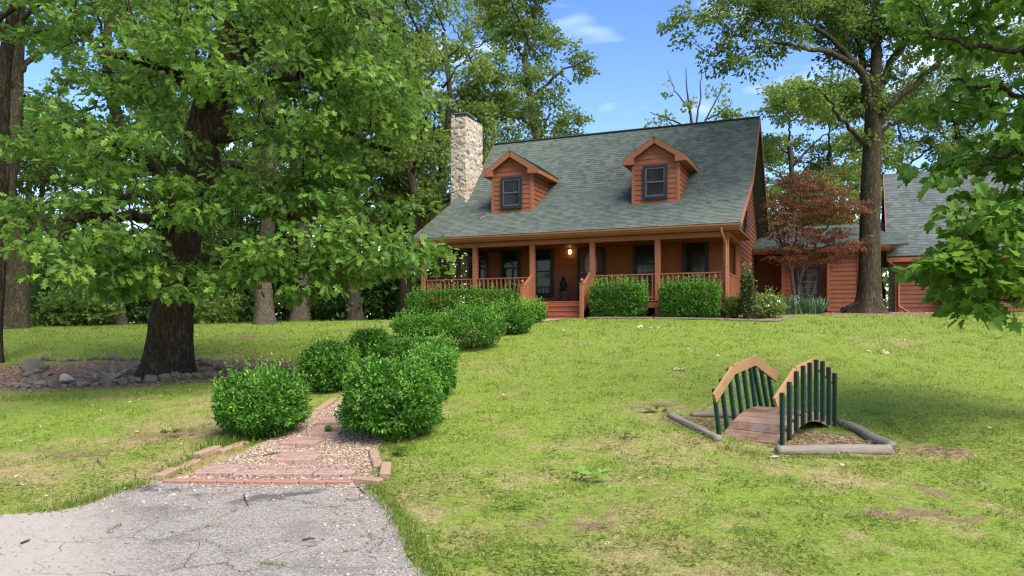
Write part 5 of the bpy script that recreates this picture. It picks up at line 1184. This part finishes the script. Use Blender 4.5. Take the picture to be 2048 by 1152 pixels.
# ------------------------------------------------------------------ grass, gravel, litter
rng = np.random.default_rng(91)
def blades(n, y0, y1, kx=.92):
    y = np.exp(rng.uniform(math.log(y0), math.log(y1), n)); x = rng.uniform(-kx, kx, n) * y; return x, y
x, y = blades(430000, 4.2, 31)
a_, b_ = house_ab(x, y)
so = soil_mask(x, y); dr = dry_mask(x, y); bo = bed_oak(x, y) + (n2(x, y, 1.2, 31, 3) - .5) * .5
ok = ~in_drive(x, y, -.03) & ~in_path(x, y, .04) & ~bed_house(x, y) & ~((a_ > -.3) & (a_ < 11) & (b_ > -1.2)) & ~((a_ < 0) & (b_ > 7.4)) & (bo > 1.05 - .12 * (rng.uniform(size=len(x)) < .05))
ok &= rng.uniform(size=len(x)) > so * .93; ok &= rng.uniform(size=len(x)) > bare_pit(x, y) * .85; ok &= rng.uniform(size=len(x)) > .35 * dr * (y < 14)
tuft = n2(x, y, 4.5, 44, 3); ok &= rng.uniform(size=len(x)) < .12 + 2.2 * np.clip(tuft - .28, 0, 1)
x, y, so, dr, tuft = x[ok], y[ok], so[ok], dr[ok], tuft[ok]; n = len(x)
z = ground(x, y) + (n2(x, y, 1.3, 2, 4) - .5) * .06 - .012; print('blades', n)
lean = np.stack([rng.normal(0, .55, n), rng.normal(0, .55, n), np.ones(n)], -1)
sc = (y / 8) ** .45 * (.024 + .085 * tuft ** 3) * rng.uniform(.5, 1.5, n)
C = np.stack([x, y, z], -1); ang = rng.uniform(0, 2 * PI, n); nr = np.stack([np.cos(ang), np.sin(ang), np.full(n, .1)], -1)
tip = C + unit(lean) * sc[:, None]; wd = np.minimum(.0075 * (y / 7) ** .8, .02); sd = np.stack([-nr[:, 1], nr[:, 0], nr[:, 2] * 0], -1) * wd[:, None] * .5
V = np.stack([C - sd, C + sd, tip], 1).reshape(-1, 3)
tint = np.clip(.34 + .5 * (dr - .35) + rng.normal(0, .24, n) + .25 * (n2(x, y, .7, 50, 3) - .5) + .7 * (n2(x, y, 5.5, 52, 2) - .5), 0, 1)
grass = np_mesh('grass', V, [np.arange(n * 3).reshape(n, 3)], GRASSM, attrs={'tint': np.repeat(tint, 3)}); tag(grass, 'short yellow-green lawn grass with thin patches', 'grass', kind='stuff')
# broad low weeds and clover in the near lawn
cl = Cloud(); x, y = blades(70000, 4.3, 11)
ok = ~in_drive(x, y, -.02) & ~in_path(x, y, .03) & (n2(x, y, 1.1, 61, 3) + .9 * (n2(x, y, 5, 62, 2) - .5) > .53) & (bed_oak(x, y) > 1.1) & (rng.uniform(size=len(x)) > soil_mask(x, y) * .8); x, y = x[ok], y[ok]; n = len(x)
cl.add(np.stack([x, y, ground(x, y) + rng.uniform(.0, .045, n)], -1), unit(rng.normal(0, 1, (n, 3)) * [1, 1, .35] + [0, 0, .3]), unit(rng.normal(0, .5, (n, 3)) + [0, 0, 1]), rng.uniform(.016, .046, n) * (y / 7) ** .3, T_LEAF, np.clip(rng.normal(.5, .2, n), 0, 1))
tag(cl.build('lawn_weeds', GRASSM), 'clover and low broadleaf weeds scattered through the near lawn', 'weeds', kind='stuff')
# taller grass along the driveway edge, timbers, blocks and in cracks
cl = Cloud(); E_ = []
def fringe(p, q, n, w, hgt):
    t = rng.uniform(0, 1, n)[:, None]; P = np.array(p)[:2] * (1 - t) + np.array(q)[:2] * t + rng.normal(0, w, (n, 2)); E_.append((P, np.full(n, hgt)))
yy = np.linspace(4.3, 7.6, 34)
for i in range(33):
    l0, r0 = drv_x(yy[i]); l1, r1 = drv_x(yy[i + 1]); fringe((r0 + .06, yy[i]), (r1 + .06, yy[i + 1]), 60, .06, .06)
    if yy[i] > 6.5: fringe((l0 - .06, yy[i]), (l1 - .06, yy[i + 1]), 60, .06, .065)
for k in range(30): fringe((-4.2 - k * .2, 6.5), (-4.4 - k * .2, 6.5), 36, .07, .06)
for p, q, n, w, h in (((430, 900), (470, 880), 420, .13, .12), ((320, 955), (400, 915), 300, .09, .08), ((760, 965), (770, 925), 260, .06, .07), ((1555, 918), (1780, 920), 500, .035, .05), ((1440, 896), (1548, 918), 240, .04, .05), ((1335, 842), (1430, 890), 260, .03, .04), ((1690, 850), (1700, 860), 120, .05, .1), ((1600, 890), (1660, 860), 160, .12, .05),
                      ((285, 762), (410, 758), 500, .12, .1), ((240, 748), (270, 752), 100, .05, .1), ((820, 905), (760, 900), 200, .07, .07), ((0, 800), (420, 785), 900, .16, .07)):
    fringe(gp(*p), gp(*q), n, w, h)
for p, q, n in (((430, 1045), (500, 1010), 60), ((215, 1070), (240, 1055), 70), ((290, 1095), (440, 1050), 90), ((410, 1085), (450, 1100), 40), ((560, 1000), (700, 1025), 110), ((715, 1040), (760, 1110), 60), ((520, 1130), (570, 1135), 80), ((620, 1115), (720, 1105), 50), ((600, 948), (760, 955), 60), ((530, 905), (545, 915), 30)):
    fringe(gp(*p), gp(*q), n, .012, .035)
P = np.concatenate([e[0] for e in E_]); H = np.concatenate([e[1] for e in E_]); n = len(P)
cl.add(np.stack([P[:, 0], P[:, 1], ground(P[:, 0], P[:, 1]) + .002], -1), np.stack([rng.normal(0, .4, n), rng.normal(0, .4, n), np.ones(n)], -1), rdir(rng, n), H * rng.uniform(.5, 1.2, n), (T_BLADE[0] * [1.1, 1, 1], T_BLADE[1]), np.clip(rng.normal(.28, .2, n), 0, 1))
tag(cl.build('edge_grass', GRASSM), 'longer grass fringing the driveway, blocks and timbers', 'grass', kind='stuff')
# pea gravel pebbles
n = 15000; y = rng.uniform(7.72, 12.5, n); x = path_c(y) + rng.uniform(-1, 1, n) * path_w(y) * .98; k = rng.uniform(size=n) < np.clip(1.35 - (y - 7.7) / 5, .2, 1); x, y = x[k], y[k]; n = len(x)
ye = rng.uniform(4.3, 7.7, 330); le, re_ = drv_x(ye); xe = np.where(rng.uniform(size=330) < .6, re_ - np.abs(rng.normal(0, .3, 330)), le + np.abs(rng.normal(0, .4, 330))); m_ = xe > -6; xe, ye = xe[m_], ye[m_]
xs2 = rng.uniform(-3.2, -1.4, 240); ys2 = 7.62 - np.abs(rng.normal(0, .25, 240)); x = np.concatenate([x, xe, xs2]); y = np.concatenate([y, ye, ys2]); n = len(x)
xs3 = rng.uniform(-3.1, -1.45, 170); ys3 = rng.uniform(7.75, 8.2, 170); kx = n; x = np.concatenate([x, xs3]); y = np.concatenate([y, ys3]); n = len(x); up_ = np.where(np.arange(n) >= kx, .03, 0)
ico = bmesh.new(); bmesh.ops.create_icosphere(ico, subdivisions=1, radius=1); iv = np.array([v.co[:] for v in ico.verts]); itf = np.array([[v.index for v in f.verts] for f in ico.faces]); ico.free()
s = rng.uniform(.008, .018, n); a = rng.uniform(0, 6.28, n); ca, sa = np.cos(a), np.sin(a); iv2 = iv * [1.2, .8, .55]
V = np.stack([(iv2[None, :, 0] * ca[:, None] - iv2[None, :, 1] * sa[:, None]), (iv2[None, :, 0] * sa[:, None] + iv2[None, :, 1] * ca[:, None]), np.repeat(iv2[None, :, 2], n, 0)], -1) * s[:, None, None] + np.stack([x, y, ground(x, y) + .006 + s * .25 + up_], -1)[:, None]
def _peb():
    t = NT('pebble'); c = t.ramp(t.attr('tint'), (0, (.16, .10, .06)), (.35, (.275, .19, .12)), (.7, (.36, .265, .185)), (1, (.5, .41, .32))); t.pbr(c, .8, .25); return t.m
pb = np_mesh('gravel', V.reshape(-1, 3), [(np.arange(n)[:, None, None] * 12 + itf[None]).reshape(-1, 3)], _peb(), attrs={'tint': np.repeat(rng.uniform(0, 1, n), 12)}, smooth=True); tag(pb, 'tan pea gravel covering the path', 'gravel', kind='stuff')
# dead leaves, twigs, mulch chips
cl = Cloud()
def scatter(n, x0, x1, y0, y1, s0, s1, cond=None, lift=.01, tone=.6):
    x = rng.uniform(x0, x1, n); y = rng.uniform(y0, y1, n)
    if cond is not None: k = cond(x, y); x, y = x[k], y[k]
    m = len(x); cl.add(np.stack([x, y, ground(x, y) + lift + rng.uniform(0, .02, m)], -1), unit(rng.normal(0, 1, (m, 3)) * [1, 1, .2]), unit(rng.normal(0, .35, (m, 3)) + [0, 0, 1]), rng.uniform(s0, s1, m), T_LEAF, np.clip(rng.normal(tone, .25, m), 0, 1))
scatter(420, -12, 14, 5, 24, .03, .075, lambda x, y: ~in_path(x, y, 0), .02, .8)
scatter(900, -4, 0, 4.5, 7.7, .012, .03, lambda x, y: in_drive(x, y, -.1), .012, .35)
scatter(1500, -13, -3.8, 13.6, 17.6, .03, .08, lambda x, y: bed_oak(x, y) < 1.0, .0, .25)
scatter(420, 2.6, 4.6, 8.9, 10.4, .02, .06, lambda x, y: soil_mask(x, y) > .3, .012, .35)
scatter(1600, 5, 17, 21.5, 31, .03, .08, lambda x, y: bed_house(x, y), .0, .45)
scatter(350, -3.4, -1.4, 7.75, 9.6, .015, .04, lambda x, y: in_path(x, y, -.05), .02, .2)
tag(cl.build('leaf_litter', TANL), 'dead leaves and bits of bark lying on lawn, beds and driveway', 'leaf litter', kind='stuff')
def clump(px, py, n, sp, label, ls=.07):
    q = gp(px, py); c = Cloud(); P = rng.normal(0, sp, (n, 2)) * [1.5, .8]
    c.add(np.stack([q[0] + P[:, 0], q[1] + P[:, 1], q[2] + rng.uniform(.01, .05, n)], -1), unit(rng.normal(0, 1, (n, 3)) * [1, 1, .4]), unit(rng.normal(0, .6, (n, 3)) + [0, 0, 1]), rng.uniform(.7, 1.2, n) * ls, T_OAK, np.clip(rng.normal(.85, .15, n), 0, 1))
    tag(c.build('dead_leaf_clump', TANL, None, tuple(q)), label, 'leaves').location = tuple(q)
clump(1300, 656, 16, .13, 'pale dead leaf clump on the lawn in front of the porch hedges', .12)
clump(1355, 742, 9, .05, 'pale dead leaf clump up the lawn from the bridge left end', .09)
clump(1385, 703, 7, .05, 'small pale dead leaf clump beyond the bridge, nearer the house', .1)
clump(1762, 706, 16, .07, 'pale dead leaf clump right of the bridge, up the lawn', .11)
clump(1312, 632, 16, .12, 'tan leaf heap at the base of the porch post between hedges', .12)
clump(1020, 660, 5, .05, 'few pale leaves at the foot of the right shrub row', .1)
# fallen green oak sprigs
def sprig(px, py, n, label, ls=.13, tone=.5, sp=.05):
    q = gp(px, py); c = Cloud(); ang = rng.uniform(0, 6.28, n); ax = np.stack([np.cos(ang), np.sin(ang) * .8, rng.uniform(.05, .5, n)], -1)
    c.add(np.array(q)[None] + np.stack([rng.normal(0, sp, n), rng.normal(0, sp * .6, n), rng.uniform(.045, .085, n)], -1), ax, unit(rng.normal(0, .4, (n, 3)) + [0, -.2, 1]), ls * rng.uniform(.8, 1.15, n), T_OAK, np.clip(rng.normal(tone, .15, n), 0, 1))
    t = thing('oak_sprig', q, label, 'leaves', 'fallen green oak sprigs'); c.build('leaf', OAKL, t, tuple(q))
    m = MB(); m.tube([(-.1, 0, .02), (0, 0, .035), (.08, .03, .03)], [.004, .004, .002], 5); m.build('twig', TWIGB, t)
sprig(1183, 964, 8, 'pale upturned oak sprig on the open near lawn', .17, 1.0, .025)
sprig(1305, 828, 10, 'dark green oak sprig left of the thin log by the bridge', .12, .35, .07); sprig(1255, 880, 6, 'small dark oak sprig on the lawn left of the bridge ramp', .1, .3)
sprig(800, 912, 12, 'oak sprig at the foot of the largest path shrub', .15, .5, .06); sprig(352, 876, 7, 'bluish green oak sprig on the bare soil left of the path', .14, .45, .06)
sprig(668, 868, 12, 'oak sprig lying across the stepping pavers', .12, .4, .07); sprig(1030, 1022, 6, 'grassy green weed sprig on the near lawn', .08, .5, .03)
# sticks on the driveway
def stick(px, py, qx, qy, label, r=.006):
    p, q = gp(px, py), gp(qx, qy); d = q - p; m = MB(); m.tube([(0, 0, .015), (d[0] * .4 + .01, d[1] * .5, d[2] * .5 + .02), (d[0], d[1], d[2] + .014)], [r, r * .9, r * .5], 6); o = m.build('stick', TWIGB); o.location = tuple(p); tag(o, label, 'stick')
stick(488, 993, 497, 1016, 'short bent stick upright-looking near the top of the driveway'); stick(715, 978, 735, 996, 'thin stick at the right corner of the driveway'); stick(605, 1085, 630, 1080, 'dark short stick in the middle of the driveway', .008); stick(42, 1092, 60, 1084, 'brown stick on the pale left part of the driveway', .008)
stick(527, 915, 568, 907, 'dark stick lying on the gravel path', .012); stick(195, 918, 203, 935, 'pale stick in the thin grass left of the path')

def on_roof(a, b): z = LAF[1] + (BRK[1] - LAF[1]) * (b - LAF[0]) / (BRK[0] - LAF[0]); return HW(a, b, z + .03)
p, q = on_roof(1.25, 2.3), on_roof(.8, 1.75); d = q - p; m = MB(); m.tube([(0, 0, 0), (d[0] * .5 + .03, d[1] * .5, d[2] * .5 + .02), tuple(d)], [.014, .012, .006], 6); m.tube([(d[0] * .5, d[1] * .5, d[2] * .5), (d[0] * .5 - .25, d[1] * .5 + .05, d[2] * .5 + .04)], [.01, .004], 5)
o = m.build('stick', DRIFT); o.location = tuple(p); tag(o, 'pale forked twig lying on the main roof right of the right dormer', 'stick')
for (a0, b0, lb) in ((.55, 1.35, 'dark leaf debris on the lower roof near its right edge'), (4.0, 1.5, 'dark leaf debris on the roof left of the right dormer'), (9.0, 1.35, 'dark leaf debris on the roof beside the left dormer')):
    c = Cloud(); n = 34; aa, bb = rng.normal(a0, .3, n), rng.normal(b0, .16, n); P = np.array([on_roof(i, j) for i, j in zip(aa, bb)]) - np.array([0, 0, .012]); q = on_roof(a0, b0)
    c.add(P, unit(rng.normal(0, 1, (n, 3)) * [1, 1, .3]), unit(rng.normal(0, .4, (n, 3)) + [0, -.4, 1]), rng.uniform(.06, .12, n), T_LEAF, np.clip(rng.normal(.1, .15, n), 0, 1)); o = c.build('leaf_debris', TANL, None, tuple(q)); o.location = tuple(q); tag(o, lb, 'leaves', kind='stuff')

# ------------------------------------------------------------------ camera, sun, sky
cd = bpy.data.cameras.new('camera'); cam = bpy.data.objects.new('camera', cd); COL.objects.link(cam); scene.camera = cam
cam.location = (0, 0, CZ); cam.rotation_euler = (PI / 2, 0, 0); cd.sensor_width = 36; cd.sensor_fit = 'HORIZONTAL'; cd.lens = F / 2048 * 36
cd.shift_y = (HZ - 576) / 2048; cd.clip_start = .1; cd.clip_end = 1500
SUN = Vector((.40, -.47, .80)).normalized(); el = math.asin(SUN.z); az = math.atan2(SUN.x, SUN.y)
sd_ = bpy.data.lights.new('sun', 'SUN'); so_ = bpy.data.objects.new('sun', sd_); COL.objects.link(so_); sd_.energy = 3.6; sd_.angle = R(48); sd_.color = (1, .94, .82)
so_.rotation_euler = (-SUN).to_track_quat('-Z', 'Y').to_euler(); so_.location = (0, 0, 30)
w = bpy.data.worlds.new('World'); scene.world = w; w.use_nodes = True; nt = w.node_tree; nt.nodes.clear()
out = nt.nodes.new('ShaderNodeOutputWorld'); bg = nt.nodes.new('ShaderNodeBackground'); sky = nt.nodes.new('ShaderNodeTexSky'); sky.sky_type = 'NISHITA'; sky.sun_disc = False
sky.sun_elevation = el; sky.sun_rotation = az; sky.air_density = 1.25; sky.dust_density = .4; sky.ozone_density = 3.0; sky.altitude = 200
tc = nt.nodes.new('ShaderNodeTexCoord'); mp_ = nt.nodes.new('ShaderNodeMapping'); mp_.inputs['Scale'].default_value = (2.0, 2.0, 7); mp_.inputs['Location'].default_value = (.35, 0, .2); nt.links.new(tc.outputs['Generated'], mp_.inputs[0])
nz = nt.nodes.new('ShaderNodeTexNoise'); nz.inputs['Scale'].default_value = 1.6; nz.inputs['Detail'].default_value = 3; nz.inputs['Roughness'].default_value = .55; nt.links.new(mp_.outputs[0], nz.inputs['Vector'])
rp_ = nt.nodes.new('ShaderNodeValToRGB'); rp_.color_ramp.elements[0].position = .56; rp_.color_ramp.elements[1].position = .95; nt.links.new(nz.outputs['Fac'], rp_.inputs[0])
mx = nt.nodes.new('ShaderNodeMix'); mx.data_type = 'RGBA'; mx.inputs[7].default_value = (9, 9.4, 10, 1); nt.links.new(rp_.outputs[0], mx.inputs[0]); hs = nt.nodes.new('ShaderNodeHueSaturation'); hs.inputs['Saturation'].default_value = 1.28; hs.inputs['Hue'].default_value = .522; hs.inputs['Value'].default_value = .86; nt.links.new(sky.outputs[0], hs.inputs['Color']); nt.links.new(hs.outputs[0], mx.inputs[6])
nt.links.new(mx.outputs[2], bg.inputs[0]); bg.inputs[1].default_value = .138; nt.links.new(bg.outputs[0], out.inputs[0])
vs_ = scene.view_settings; vs_.view_transform = 'Standard'; vs_.look = 'None'; vs_.gamma = 1; vs_.use_curve_mapping = False; vs_.exposure = 1.28
cy = scene.cycles; cy.max_bounces = 9; cy.diffuse_bounces = 5; cy.glossy_bounces = 2; cy.transmission_bounces = 6; cy.transparent_max_bounces = 4; cy.use_denoising = True; cy.denoiser = 'OPENIMAGEDENOISE'; cy.denoising_input_passes = 'RGB_ALBEDO_NORMAL'; cy.denoising_prefilter = 'ACCURATE'; cy.caustics_reflective = False; cy.caustics_refractive = False
cy.filter_width = 1.25; cy.use_adaptive_sampling = True; cy.adaptive_threshold = .015
